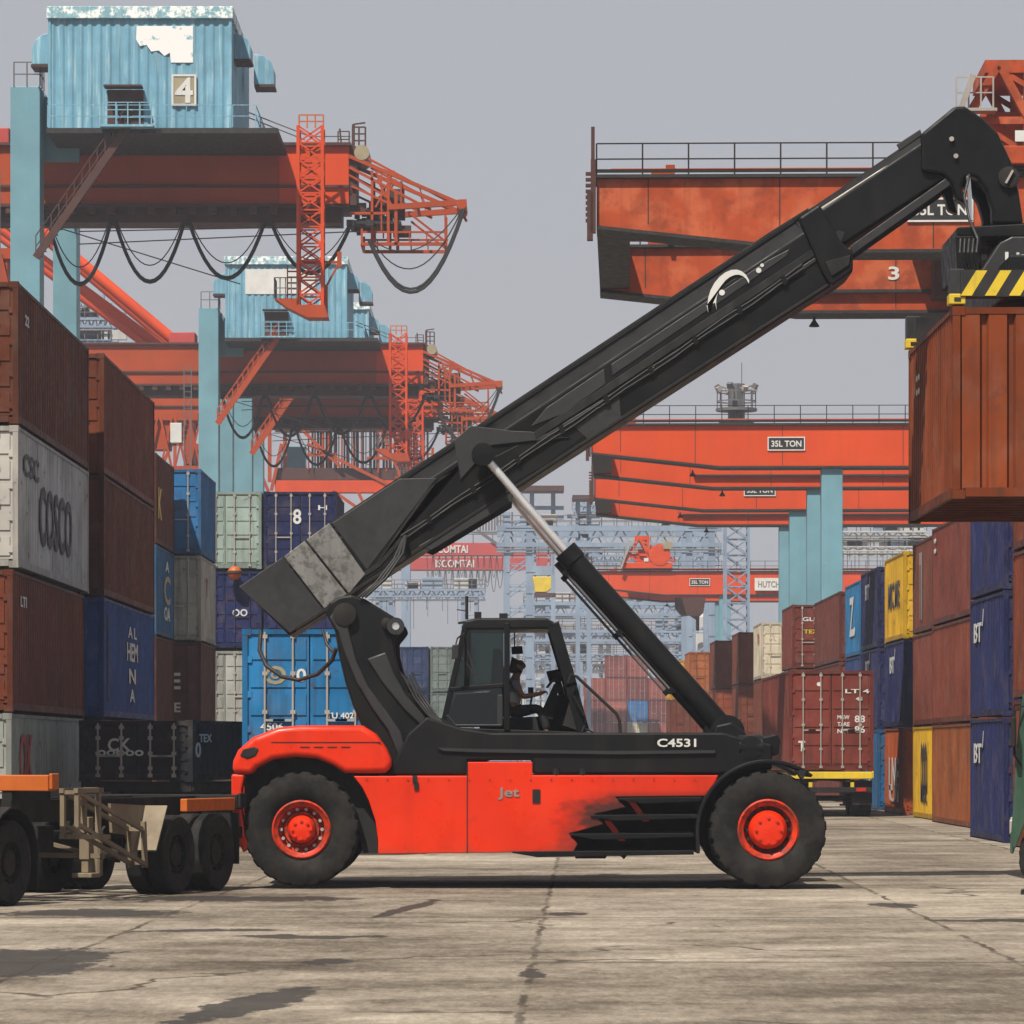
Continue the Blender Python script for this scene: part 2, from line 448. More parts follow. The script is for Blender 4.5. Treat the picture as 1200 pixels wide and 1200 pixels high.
# ------------------------------------------------------------------ ground
def ground():
    m, nt, p, out = _new('yard_concrete')
    L = nt.links.new
    tc = nt.nodes.new('ShaderNodeTexCoord'); vec = tc.outputs['Object']

    def math_(op, a, b=None, c=None):
        n = nt.nodes.new('ShaderNodeMath'); n.operation = op
        for i, x in enumerate((a, b, c)):
            if x is None: continue
            if isinstance(x, (int, float)): n.inputs[i].default_value = x
            else: L(x, n.inputs[i])
        return n.outputs[0]
    sep = nt.nodes.new('ShaderNodeSeparateXYZ'); L(vec, sep.inputs[0])
    x, y = sep.outputs[0], sep.outputs[1]
    wob = math_('MULTIPLY', math_('SUBTRACT', _noise(nt, vec, 1.1, 7, .6), .5), .20)
    wob2 = math_('MULTIPLY', math_('SUBTRACT', _noise(nt, vec, .9, 7, .7, (1, .35, 1)), .5), 1.1)
    u = math_('SUBTRACT', x, math_('MULTIPLY', y, .0178))
    uw = math_('ADD', u, wob)
    # expansion joints (4.35 m strips, 9.7 m bays) with ragged edges
    def joint(c, off, per, w):
        f = math_('FRACT', math_('ADD', math_('DIVIDE', math_('SUBTRACT', c, off), per), 100.5))
        d = math_('MULTIPLY', math_('ABSOLUTE', math_('SUBTRACT', f, .5)), per)
        return _ramp(nt, d, w * .4, w, 1, 0)
    wv = _noise(nt, vec, .8, 4, .6)
    j1 = math_('MULTIPLY', joint(uw, -.45, 4.35, .04), _ramp(nt, wv, .36, .56, .0, 1))
    yw = math_('ADD', y, math_('MULTIPLY', wob, .8))
    j2 = math_('MULTIPLY', joint(yw, 45.8, 9.7, .13), _ramp(nt, _noise(nt, vec, .5, 3), .38, .6, .15, .85))
    jn = math_('MAXIMUM', j1, j2)
    # cracks
    vo = nt.nodes.new('ShaderNodeTexVoronoi'); vo.feature = 'DISTANCE_TO_EDGE'; vo.inputs['Scale'].default_value = .13
    dn = nt.nodes.new('ShaderNodeTexNoise'); dn.inputs['Scale'].default_value = .8; dn.inputs['Detail'].default_value = 6
    L(vec, dn.inputs['Vector'])
    vm = nt.nodes.new('ShaderNodeVectorMath'); vm.operation = 'MULTIPLY_ADD'
    L(dn.outputs['Color'], vm.inputs[0]); vm.inputs[1].default_value = (2.2, 2.2, 0); L(vec, vm.inputs[2])
    L(vm.outputs[0], vo.inputs['Vector'])
    ck = math_('MULTIPLY', _ramp(nt, vo.outputs['Distance'], .002, .008, 1, 0), _ramp(nt, _noise(nt, vec, .21, 3), .5, .58))
    # oil and damp patches, each with a place and shape of its own
    spots = [(-4.55, 36.0, .95, 2.7, 0), (-1.95, 30.2, .30, 2.2, .16), (.21, 34.3, .12, .75, 0), (-1.62, 36.2, .26, .55, .1),
             (-2.1, 41.0, .85, .45, 0), (-1.25, 48.5, .13, 3.0, .11), (.66, 46.8, .22, .5, 0), (-3.2, 42.5, .8, .35, 0),
             (4.72, 49.4, .3, .8, 0), (-3.6, 51.5, 1.6, 1.0, 0), (-4.9, 47.0, 1.1, 1.2, 0), (-1.0, 27.3, .4, .4, 0), (5.6, 45.0, .9, .4, 0),
             (2.2, 43.4, .05, .2, 0), (1.7, 44.1, .06, .15, 0)]
    mask = None
    rag = math_('MULTIPLY', math_('SUBTRACT', _noise(nt, vec, 3.2, 8, .7, (1, .5, 1)), .5), 3.4)
    xs = math_('ADD', x, math_('MULTIPLY', wob2, .55)); ys = math_('ADD', y, math_('MULTIPLY', wob2, 2.2))
    for cx, cy, rx, ry, sh in spots:
        dy = math_('SUBTRACT', ys, cy)
        dx = math_('SUBTRACT', math_('SUBTRACT', xs, cx), math_('MULTIPLY', dy, sh))
        e = math_('ADD', math_('POWER', math_('ABSOLUTE', math_('DIVIDE', dx, rx)), 2), math_('POWER', math_('ABSOLUTE', math_('DIVIDE', dy, ry)), 2))
        k = _ramp(nt, math_('ADD', e, rag), .84, 1.06, 1, 0)
        mask = k if mask is None else math_('MAXIMUM', mask, k)
    # tone: slabs differ, broad dirt drifts, tyre-polished streaks, grit
    bay = nt.nodes.new('ShaderNodeTexWhiteNoise'); bay.noise_dimensions = '2D'
    cb = nt.nodes.new('ShaderNodeCombineXYZ')
    L(math_('FLOOR', math_('DIVIDE', math_('SUBTRACT', uw, -.45), 4.35)), cb.inputs[0])
    L(math_('FLOOR', math_('DIVIDE', math_('SUBTRACT', yw, 45.8), 9.7)), cb.inputs[1])
    L(cb.outputs[0], bay.inputs['Vector'])
    t1 = _noise(nt, vec, .22, 6, .6); t2 = _noise(nt, vec, 1.3, 8, .75, (1, .55, 1)); t3 = _noise(nt, vec, 13, 7, .85, (1, .22, 1)); t4 = _noise(nt, vec, .55, 8, .72, (.7, 1, 1))
    t5 = _noise(nt, vec, 4, 7, .8, (1, .3, 1))
    val = math_('ADD', math_('MULTIPLY', math_('SUBTRACT', t1, .28), 1.1), math_('MULTIPLY', t2, .5))
    val = math_('ADD', val, math_('MULTIPLY', t3, .85)); val = math_('ADD', val, math_('MULTIPLY', math_('SUBTRACT', t4, .2), 1.1))
    val = math_('ADD', val, math_('MULTIPLY', t5, .55))
    val = math_('ADD', val, math_('MULTIPLY', bay.outputs['Value'], .26))
    cr = nt.nodes.new('ShaderNodeValToRGB'); L(_ramp(nt, val, 1.22, 2.16), cr.inputs[0])
    e = cr.color_ramp.elements
    e[0].position = 0; e[0].color = (.048, .039, .031, 1); e[1].position = 1; e[1].color = (.43, .378, .31, 1)
    k = e.new(.30); k.color = (.122, .101, .079, 1); k = e.new(.62); k.color = (.242, .208, .166, 1)
    b = _mix(nt); L(math_('MULTIPLY', mask, .88), b.inputs[0]); L(cr.outputs[0], b.inputs[6]); b.inputs[7].default_value = (.030, .027, .025, 1)
    b2 = _mix(nt); L(math_('MULTIPLY', math_('MAXIMUM', jn, ck), .85), b2.inputs[0]); L(b.outputs[2], b2.inputs[6]); b2.inputs[7].default_value = (.045, .036, .028, 1)
    L(b2.outputs[2], p.inputs['Base Color'])
    L(math_('SUBTRACT', .92, math_('MULTIPLY', mask, .38)), p.inputs['Roughness'])
    p.inputs['Specular IOR Level'].default_value = .05
    hgt = math_('SUBTRACT', math_('ADD', math_('MULTIPLY', t3, .5), t2), math_('MULTIPLY', math_('MAXIMUM', jn, ck), 1.5))
    bp = nt.nodes.new('ShaderNodeBump'); bp.inputs['Strength'].default_value = .5; bp.inputs['Distance'].default_value = .03
    L(hgt, bp.inputs['Height']); L(bp.outputs[0], p.inputs['Normal'])
    return m


g = MB().add([(-1500, -60, 0), (1500, -60, 0), (1500, 4000, 0), (-1500, 4000, 0)], [(0, 1, 2, 3)])
tag(g.build('ground', ground()), kind='structure')

# ------------------------------------------------------------------ containers
CW = 2.438
_cm = {}


def corr(mb, x, L_, z0, z1, sgn, along='y', depth=.036, per=.278, a0=.12, fr=(.26, .5, .76)):
    """trapezoidal corrugated sheet; outward is sgn"""
    n = max(2, round((L_ - 2 * a0) / per)); per = (L_ - 2 * a0) / n
    prof = []
    for i in range(n):
        s = a0 + i * per
        prof += [(s, 0), (s + per * fr[0], 0), (s + per * fr[1], -depth), (s + per * fr[2], -depth)]
    prof.append((L_ - a0, 0))
    vs = []; fs = []
    for t, o in prof:
        for z in (z0, z1):
            vs.append((x + sgn * o, t, z) if along == 'y' else (t, x + sgn * o, z))
    for i in range(len(prof) - 1):
        q = (2 * i, 2 * i + 2, 2 * i + 3, 2 * i + 1)
        fs.append(q if (sgn > 0) == (along == 'y') else q[::-1])
    mb.add(vs, fs)


def cmesh(L_, Hc, end):
    key = (L_, Hc, end)
    if key in _cm:
        return _cm[key]
    w = CW / 2
    b = MB()
    for sg in (1, -1):
        corr(b, sg * (w - .012), L_, .14, Hc - .05, sg)
    # far end, corrugated
    e = MB(); corr(e, L_ - .012, CW, .14, Hc - .05, 1, 'x'); b.add([(x - w, y, z) for x, y, z in e.v], e.f)
    if end == 'blind':
        e = MB(); corr(e, .012, CW, .14, Hc - .05, -1, 'x', .075, .34, .12, (.66, .74, .92)); b.add([(x - w, y, z) for x, y, z in e.v], e.f)
    b.box(-w + .03, w - .03, .05, L_ - .05, Hc - .055, Hc - .02)
    b.box(-w + .05, w - .05, .06, L_ - .06, .10, .145)
    body = b
    f = MB()
    for sx in (-1, 1):
        for yy in (0, L_):
            xa, xb = (w - .1, w) if sx > 0 else (-w, -w + .1)
            ya, yb = (0, .11) if yy == 0 else (L_ - .11, L_)
            f.box(xa, xb, ya, yb, .12, Hc - .12)
            xa, xb = (w - .165, w + .004) if sx > 0 else (-w - .004, -w + .165)
            ya, yb = (-.004, .175) if yy == 0 else (L_ - .175, L_ + .004)
            f.box(xa, xb, ya, yb, 0, .118); f.box(xa, xb, ya, yb, Hc - .118, Hc)
        xa, xb = (w - .06, w - .002) if sx > 0 else (-w + .002, -w + .06)
        f.box(xa, xb, .18, L_ - .18, .03, .16); f.box(xa, xb, .18, L_ - .18, Hc - .075, Hc - .012)
    for ya, yb in ((.002, .08), (L_ - .08, L_ - .002)):
        f.box(-w + .17, w - .17, ya, yb, .03, .15); f.box(-w + .17, w - .17, ya, yb, Hc - .10, Hc - .012)
    for i in range(1, int(L_ / .6)):
        f.box(-w + .07, w - .07, i * .6, i * .6 + .05, .04, .10)
    d = []
    if end == 'door':
        for sx in (-1, 1):
            q = MB()
            xa, xb = (.012, w - .104) if sx > 0 else (-w + .104, -.012)
            z0, z1 = .16, Hc - .11
            q.box(xa, xb, .035, .075, z0, z1)
            hh = (z1 - z0) / 5
            for i in range(5):
                q.box(xa + .05, xb - .05, .015, .036, z0 + i * hh + .06, z0 + (i + 1) * hh - .06)
            for i in range(4):
                hx = xb - .02 if sx > 0 else xa + .02; hs_ = (Hc - .27) / 4
                q.box(hx - .05, hx + .05, .005, .036, z0 + .2 * hs_ + i * hs_, z0 + .2 * hs_ + .12 + i * hs_)
            r = []
            for k in (.28, .74):
                t = MB(); cx = xa + (xb - xa) * k
                t.tube([(cx, -.015, .10), (cx, -.015, Hc - .06)], .021, 6)
                for z in (.12, Hc * .22, Hc * .46, Hc * .71, Hc - .14):
                    t.box(cx - .045, cx + .045, -.03, .014, z - .035, z + .035)
                t.box(cx - .02, cx + (.36 if k < .5 else -.36), -.035, -.012, Hc * .4, Hc * .4 + .04)
                r.append(t)
            d.append((q, r))
    _cm[key] = [None, body, f, d, {}]
    return _cm[key]


def shared(mb, store, k, name, mat, parent, color):
    if k not in store:
        o = mb.build(name, mat, parent); store[k] = o.data
    else:
        o = bpy.data.objects.new(name, store[k]); COL.objects.link(o); o.parent = parent
    o.color = color
    return o


NAMES = set()


def container(loc, L_, Hc, end, color, label, letters=(), group='stacked shipping containers', parts=True, rods='rod', rz=0., cat='container'):
    c = cmesh(L_, Hc, end)
    col = color if len(color) == 4 else (*color, 1)
    fr = tuple(x * .72 for x in col[:3]) + (1,)
    st = c[4]
    t = thing('shipping_container', loc, label, cat, group, rz)
    shared(c[1], st, 'body', 'body', 'cont', t, col)
    shared(c[2], st, 'frame', 'frame', 'cont', t, fr)
    for i, (q, r) in enumerate(c[3]):
        d = shared(q, st, 'd%d' % i, 'door', 'cont', t, col)
        for j, rr in enumerate(r):
            shared(rr, st, 'r%d%d%s' % (i, j, rods), 'lock_rod', rods, d, col)
    by = {}
    for side, txt, u, z, h, w, mat in letters:
        mb = by.setdefault(mat, MB())
        x = CW / 2 + .008
        if side == 'R': mb.text(txt, (x, u, z), (0, 1, 0), (0, 0, 1), h, w, .006)
        elif side == 'L': mb.text(txt, (-x, u, z), (0, -1, 0), (0, 0, 1), h, w, .006)
        else: mb.text(txt, (u, (-.006 if end == 'blind' else .008), z), (1, 0, 0), (0, 0, 1), h, w, .006)
    for mat, mb in by.items():
        mb.build('lettering', mat, t)
    return t


RB = (.175, .045, .021); BR = (.135, .038, .018); ORR = (.32, .075, .03); BL = (.025, .085, .29); NV = (.022, .030, .115)
WH = (.55, .53, .49); GR = (.34, .36, .33); SKY = (.02, .20, .46); YE = (.72, .42, .02); RU = (.25, .062, .022); OG = (.58, .10, .02)
BLK = (.022, .024, .03); CR = (.62, .55, .42); PG = (.33, .42, .38)
G1 = 'containers stacked on the left of the yard'
G2 = 'containers stacked on the right of the yard'
P = 2.62
C40, C20, HS = 12.19, 6.06, 2.591


def left(xr, Y, row, L_, color, label, letters=(), end='door', dx=0., h=HS, rods='cont', p=P):
    return container((xr - CW / 2 + dx, Y, row * p), L_, h, end, color, label, letters, G1, rods=rods)


def right(xl, Y, row, L_, color, label, letters=(), end='door', h=HS, p=P, rods='cont', dx=0.):
    return container((xl + CW / 2 + dx, Y, row * p), L_, h, end, color, label, letters, G2, rods=rods)


# left, nearest stack
left(-8.99, 73, 0, C40, GR, 'pale grey container with red letters at the bottom of the nearest left stack', [('R', 'OK', 2.2, 1.75, .95, 2.0, 'redletter')], dx=-.12, rods='rod')
left(-8.99, 73, 1, C40, RB, 'plain brown red container under the white lettered container', [('R', 'LTI', 1.6, 2.05, .2, .9, 'white')], dx=-.1)
left(-8.99, 73, 2, C40, WH, 'white container with dark company letters on its long side', [('R', 'COSCO', 6.1, 1.15, 1.15, 5.6, 'blackletter'), ('R', 'CSC', 2.0, 1.95, .42, 2.4, 'faintletter')], rods='rod')
left(-8.99, 73, 3, C40, BR, 'dark brown container on top of the white lettered container', [('R', '22', 1.3, 2.0, .2, .6, 'white')])
# left, second stack
left(-8.77, 86.2, 0, C40, (.10, .035, .03), 'brown container at the ground below the blue container with white letters', dx=-.05)
left(-8.77, 86.2, 1, C40, BL, 'royal blue container with white letters in the second left stack', [('R', 'A L', 6.4, 2.0, .26, 2.0, 'white'), ('R', 'HEM', 6.4, 1.55, .42, 2.6, 'white'), ('R', 'N', 6.4, 1.0, .34, 1.6, 'white'), ('R', 'A', 6.4, .55, .3, 1.2, 'white'), ('R', 'IIII', .9, 1.3, 1.9, .35, 'faintletter')])
left(-8.77, 86.2, 2, C40, BR, 'brown container directly on the royal blue container', [('N', 'I.', 0, 1.2, .3, .3, 'white')])
left(-8.77, 86.2, 3, C40, RB, 'red brown container with bright door end topping the second left stack', rods='rod')
# left, third stack
left(-10.2, 115, 0, C20, BR, 'dark brown container at the foot of the third left stack')
left(-10.2, 115, 1, C20, (.10, .03, .025), 'plain brown container below the blue container with a white round logo')
left(-10.2, 115, 2, C20, (.03, .14, .30), 'teal blue container with white round logo in the third left stack', [('R', 'C', 3.6, 1.4, .85, 2.2, 'tan'), ('R', 'OA', 3.6, .7, .4, 2., 'white'), ('R', 'A', 3.6, 2.1, .3, 1.2, 'white')])
left(-10.2, 115, 3, C20, BR, 'brown container topping the third left stack with a yellow mark', [('R', 'K', 1.2, 1.2, .9, 1.2, 'yellow')])
# left, fourth stack
left(-9.43, 121.6, 0, C20, BR, 'brown container at the ground of the fourth left stack')
left(-9.43, 121.6, 1, C20, (.11, .04, .035), 'brown container with white door writing below the white grey container', [('N', 'TE', .2, 1.4, .5, .8, 'white'), ('N', 'CAE', .2, .6, .3, .8, 'white')])
left(-9.43, 121.6, 2, C20, (.48, .47, .42), 'white grey container with a small red letter on its side', [('R', 'T', 2.4, 1.7, .55, .8, 'redletter')])
left(-9.43, 121.6, 3, C20, (.03, .17, .40), 'blue container with lit door topping the fourth left stack', rods='rod')
# left, fifth stack: ends facing the yard
left(-8.37, 134, 0, C20, (.3, .1, .06), 'rust container at the foot of the pale green stack', p=2.66)
left(-8.37, 134, 1, C20, (.42, .43, .40), 'white grey ended container beneath the navy one in the pale green stack', rods='rod', p=2.66)
left(-8.37, 134, 2, C20, NV, 'navy container between the pale green and the white grey containers', [('N', 'OO', .5, 1.2, .24, .5, 'white')], p=2.66)
left(-8.37, 134, 3, C20, PG, 'pale green container with panelled doors topping the fifth left stack', rods='rod', p=2.66)
left(-5.86, 134, 0, C20, BR, 'brown container at the ground behind the bright blue container', p=2.66)
left(-5.86, 134, 1, C20, (.05, .06, .1), 'slate container second from the ground behind the bright blue container', p=2.66)
left(-5.86, 134, 2, C20, NV, 'navy container with white circles behind the tail of the boom', [('N', 'OOC', .1, 1.95, .2, .9, 'white'), ('N', '888', .1, 1.5, .2, .9, 'white')], p=2.66)
left(-5.86, 134, 3, C20, (.016, .024, .09), 'navy container with white figure above the boom tail', [('N', '8', -.1, 1.75, .5, .28, 'white'), ('N', 'H', .75, 2.05, .16, .3, 'white')], rods='rod', p=2.66)
# two far stacks behind the boom support
for k, (xr, cl, nm) in enumerate(((-4.75, (.03, .055, .14), 'navy'), (-2.2, (.20, .25, .24), 'grey green'))):
    for r in range(3):
        left(xr, 228, r, C20, cl, '%s container %s of the far stack beside the stacker cab' % (nm, ('at the bottom', 'in the middle', 'at the top')[r]))

# right, nearest stack
for r in range(3):
    right(9.95, 67.5, r, C40, (.20, .05, .025), 'rust red tall container %s of the stack beside the green truck' % ('at the bottom', 'in the middle', 'at the top')[r], end='door', h=2.896, p=2.93)
NT = lambda z: [('L', 'BT', 10.2, z, .55, 2.6, 'white'), ('L', '/', 8.5, z + .3, .4, .5, 'white')]
N2 = lambda z: [('L', 'BT', 3.6, z, .5, 1.4, 'white'), ('L', '/', 2.7, z + .3, .36, .3, 'white')]
for r in range(3):
    right(10.13, 82.6, r, 4.9 + 1.16, NV, 'navy container %s of the navy stack nearest on the right' % ('lettered white at the bottom', 'lettered white in the middle', 'without letters at the top')[r],
          [('L', 'BT', 4.6, 1.85, .42, 1.4, 'white'), ('L', '/', 3.6, 2.15, .36, .3, 'white')] if r < 2 else ())
for r, (cl, nm) in enumerate((((.30, .085, .025), 'orange rust container with fine ribs on the ground beside the navy stack'), ((.21, .052, .03), 'brown red container on the orange rust container'), ((.20, .05, .035), 'brown red container with white marks topping the stack beside navy'))):
    right(11.25, 96, r, 11.4, cl, nm, [('L', '::', 10.6, 2.1, .4, .5, 'white')] if r == 2 else [('L', 'I', .4, 1.9, .7, .1, 'white')] if r == 1 else ())
for r, (cl, nm, le) in enumerate(((YE, 'yellow container with black upright letters standing on the ground at right', [('L', 'OOO', 3, 1.35, 1.6, 1.6, 'blackletter'), ('L', 'MSC', 3, .7, .5, 1.6, 'blackletter')]),
                                  ((.20, .055, .035), 'plain brown red container on the yellow ground level container', ()),
                                  ((.18, .055, .035), 'brown container with fine pale lettering above the brown red one', [('L', 'TII', 3.8, 1.3, 1.9, .8, 'greyletter')]))):
    right(11.52, 109.2, r, C20, cl, nm, le)
for r, (cl, nm, le) in enumerate((((.50, .105, .03), 'orange container with white letters on the ground at right', [('L', 'LNE', 3, 1.2, 1.0, 3.2, 'white'), ('L', 'UI', 3, .6, .5, 3.0, 'white')]),
                                  (NV, 'navy container with white letters on the orange lettered container', N2(1.9)),
                                  (YE, 'yellow container with black writing topping the stack above orange', [('L', 'MSC MIE', 3, 1.4, .8, 3.6, 'blackletter')]))):
    right(11.62, 119.0, r, C20, cl, nm, le)
for r, (cl, nm, le) in enumerate((((.02, .13, .30), 'blue container with white mark on the ground behind the red trailer load', [('L', '2', 3, 1.6, .6, 1.4, 'white'), ('L', 'a', 3, .9, .5, 1.4, 'white')]),
                                  (NV, 'navy container with white letters on the blue ground level container', N2(2.0)),
                                  ((.02, .026, .09), 'navy container topping the stack on the blue container', N2(1.9)))):
    right(11.75, 129.0, r, C20, cl, nm, le)
for r, (cl, nm, le) in enumerate((((.2, .05, .03), 'brown container on the ground hidden behind the red trailer load', ()),
                                  ((.02, .06, .2), 'dark blue container under the bright blue one at right', ()),
                                  ((.02, .19, .42), 'bright blue container with white letters at right', [('L', 'Z.', 3, 1.4, 1.4, 2.2, 'white')]))):
    right(12.05, 139.0, r, C20, cl, nm, le)
for r in range(3):
    right(12.15, 149, r, C40, (.16, .042, .032), 'brown container %s of the stack before the bright blue container' % ('at the bottom', 'in the middle', 'at the top')[r],
          [('L', 'LC', 6, 2.0, .5, 3.2, 'white')] if r == 1 else ())
for r in range(3):
    right(11.35, 162.5, r, C20, ((.2, .05, .03), (.17, .045, .03), (.19, .04, .028))[r], 'brown container %s of the door fronted stack behind the red trailer load' % ('at the bottom', 'in the middle', 'at the top')[r],
          [('N', 'GLU', -.45, 2.0, .16, .7, 'white'), ('N', 'TEX', -.45, 1.5, .16, .6, 'yellow')] if r else (), rods='rod' if r > 0 else 'cont')
for k, (xl, Y, cls) in enumerate(((11.5, 185, (RB, RB, CR)), (11.3, 200, (RU, RB, RB)), (10.9, 215, (RB, ORR, RB)), (10.6, 240, (RB, RB, (.42, .13, .04))), (10.3, 262, (RB, RB, (.62, .34, .04))))):
    for r, cl in enumerate(cls):
        cn = {CR: 'cream', RB: 'brown', RU: 'rust', ORR: 'dull orange'}.get(cl, 'orange' if k == 3 else 'yellow')
        right(xl, Y, r, C20, cl, '%s container %s of the %s far stack at right' % (cn, ('on the ground', 'in the middle', 'on top')[r], ('first', 'second', 'third', 'fourth', 'fifth')[k]),
              [('L', 'm', 2.2, 1.9, .5, 1., 'redletter')] if cl == CR else ())

# hazy block of reddish containers in the far yard
ORD = ('lowest', 'second from the ground', 'third from the ground', 'fourth from the ground', 'fifth from the ground')
hts = (4, 5, 5, 4, 4, 4)
for c in range(6):
    for r in range(hts[c]):
        cl = random.choice(((.36, .09, .07), (.26, .07, .06), (.46, .14, .11), (.22, .055, .05)))
        nm = 'faded red'
        if c == 2 and r == 2: cl = (.05, .2, .5); nm = 'blue'
        if c == 2 and r == 1: cl = (.62, .58, .45); nm = 'cream'
        container((9.7 + c * 2.5, 470, r * P), C20, HS, 'door', cl, '%s container %s in the %s column of the hazy far stack' % (nm, ORD[r], ('first', 'second', 'third', 'fourth', 'fifth', 'sixth')[c]),
                  (), 'containers in the hazy far stack', rods='rod')

# ------------------------------------------------------------------ reach stacker
YN = 55.25          # plane of its near flank
YC = 57.1
base = W(626, 880, 57.1); SL = Vector((base.x, YC, 0))
ST = thing('reach_stacker', SL, 'red and black reach stacker with raised black boom in the middle of the yard', 'reach stacker')


def sb(mb, name, mat, parent=ST, **k):
    return mb.build(name, mat, parent, SL, **k)


def circ(cx, cy, r, n=24, a0=0, a1=360):
    return [(cx + r * math.cos(R(a0 + (a1 - a0) * i / n)), cy - r * math.sin(R(a0 + (a1 - a0) * i / n))) for i in range(n + (a1 - a0 < 360))]


# wheels -----------------------------------------------------------
def tyre(px, py, Y0, wd, rad, flip=False):
    c = W(px, py, 55.0)
    r = rad
    y = lambda t: Y0 + (wd * t if not flip else wd * (1 - t))
    prof = [(r * .48, y(.16)), (r * .56, y(.06)), (r * .72, y(.0)), (r * .86, y(.015)), (r * .965, y(.07)), (r, y(.16)), (r, y(.34)), (r, y(.47)), (r, y(.53)),
            (r, y(.66)), (r, y(.84)), (r * .965, y(.93)), (r * .86, y(.985)), (r * .72, y(1.)), (r * .56, y(.94)), (r * .48, y(.84))]
    N = 176

    def mod(i, k):
        if 4 <= i <= 7:
            return 0 if k % 8 < 5 else -.026 * (1 if i != 4 else .7)
        if 8 <= i <= 11:
            return 0 if (k + 4) % 8 < 5 else -.026 * (1 if i != 11 else .7)
        return 0
    mb = MB().lathe_y(prof, c.x, c.z, N, mod)
    return mb, c


def rim(c, Y0, s, rr, hub, front):
    """s = +1: outer face towards -Y"""
    mb = MB()
    y = lambda d: Y0 + s * d
    pr = [(rr * 1.0, y(.045)), (rr * 1.06, y(.02)), (rr * 1.0, y(.0)), (rr * .93, y(.03)), (rr * .84, y(.05)), (rr * .80, y(.16)), (rr * .66, y(.19)), (rr * .62, y(.13)), (hub * 1.15, y(.14))]
    mb.lathe_y(pr, c.x, c.z, 48)
    h = MB()
    h.lathe_y([(hub * 1.15, y(.15)), (hub * 1.1, y(.03)), (hub * .9, y(-.03)), (hub * .35, y(-.045)), (.001, y(-.047))], c.x, c.z, 32)
    d = MB()
    n = 14
    for i in range(n):
        t = 2 * math.pi * i / n
        q = Vector((c.x + rr * .735 * math.cos(t), 0, c.z + rr * .735 * math.sin(t)))
        d.tube([(q.x, y(.18), q.z), (q.x, y(.10), q.z)], .026, 6)
    for i in range(8):
        t = 2 * math.pi * i / 8
        h.tube([(c.x + hub * .72 * math.cos(t), y(-.02), c.z + hub * .72 * math.sin(t)), (c.x + hub * .72 * math.cos(t), y(-.06), c.z + hub * .72 * math.sin(t))], .022, 6)
    return mb, h, d


for (px, py, rad, spec, rr, hub, front) in ((352, 972.5, .795, ((55.2, .62, 1), (58.4, .62, -1)), .385, .17, False),
                                             (900.5, 972.5, .805, ((55.0, .56, 1), (55.62, .56, 0), (58.0, .56, 0), (58.62, .56, -1)), .40, .235, True)):
    for Y0, wd, s in spec:
        mb, c = tyre(px, py, Y0, wd, rad, s < 0)
        w = sb(mb, 'wheel', 'rubber', smooth=32)
        if s:
            yo = Y0 + .03 if s > 0 else Y0 + wd - .03
            a, h, d = rim(c, yo, s, rr, hub, front)
            ro = sb(a, 'rim', 'rim', w, smooth=40); sb(h, 'hub', 'red', w, smooth=40); sb(d, 'wheel_nut', 'rod' if not front else 'pit', w)
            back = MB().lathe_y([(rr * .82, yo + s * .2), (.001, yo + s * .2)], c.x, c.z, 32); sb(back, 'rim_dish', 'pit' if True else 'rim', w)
    ax = MB(); c = W(px, py, 55.0); ax.tube([(c.x, 55.35, c.z), (c.x, 58.85, c.z)], .2, 16); ax.box(c.x - .3, c.x + .3, 56.2, 58.0, c.z - .3, c.z + .32)
    sb(ax, 'axle', 'black', smooth=40)

# rear hood / counterweight --------------------------------------
hood = [(272, 906), (273, 892), (279, 879), (296, 864), (326, 852.5), (352, 850), (424, 850), (440, 860), (452, 876), (460, 894), (454, 906), (404, 906), (390, 897), (371, 889), (346, 887), (320, 890), (301, 900), (295, 908)]
hoodo = o = sb(MB().ppx(hood, YN, 55.22, 58.98), 'rear_hood', 'red', bevel=.14, seg=5, smooth=30)
sb(MB().ppx([(281, 886), (285, 878), (298, 875), (304, 878), (300, 886), (290, 890)], YN, 55.205, 55.3), 'tail_lamp', 'pit', bevel=.02)
sb(MB().ppx([(271, 907), (287, 907), (283, 925), (283, 950), (287, 975), (292, 992), (285, 1000), (279, 985), (273, 955), (271, 930)], YN, 55.26, 55.7), 'rear_bumper', 'red', bevel=.03)
arch = [(285, 908), (300, 896), (325, 886), (352, 882), (380, 888), (405, 900), (425, 925), (440, 962), (442, 1000), (425, 1000), (415, 960), (395, 925), (352, 905), (310, 920), (295, 945), (288, 970), (284, 950)]
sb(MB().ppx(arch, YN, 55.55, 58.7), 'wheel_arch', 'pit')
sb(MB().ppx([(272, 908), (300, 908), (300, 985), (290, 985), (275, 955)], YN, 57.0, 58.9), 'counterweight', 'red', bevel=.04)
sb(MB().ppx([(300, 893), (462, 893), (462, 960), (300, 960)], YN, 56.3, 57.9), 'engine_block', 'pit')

# red flank tank with ragged step recess ---------------------------
panel = [(414, 909.5), (548, 909.5), (548, 893), (624, 893), (624, 908.5), (842, 908.5), (830, 933), (721, 934), (733, 946), (697, 954), (707, 966), (667, 977), (677, 989), (672, 998), (443, 1001), (443, 985), (440, 962), (432, 938), (424, 922)]
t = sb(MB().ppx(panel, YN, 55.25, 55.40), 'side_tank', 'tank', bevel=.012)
sb(MB().ppx([(443, 909), (670, 909), (660, 998), (443, 1000)], YN, 55.40, 56.3), 'tank_body', 'red')
sb(MB().ppx(panel[:6] + [(830, 933), (690, 936), (672, 998), (443, 1001)], YN, 58.8, 58.95), 'side_tank', 'red', bevel=.012)
mk = MB(); c = W(596, 930, YN); mk.text('Jet', (c.x, 55.243, c.z), (1, 0, 0), (0, 0, 1), .17, .3, .01); sb(mk, 'lettering', 'greyletter', t)
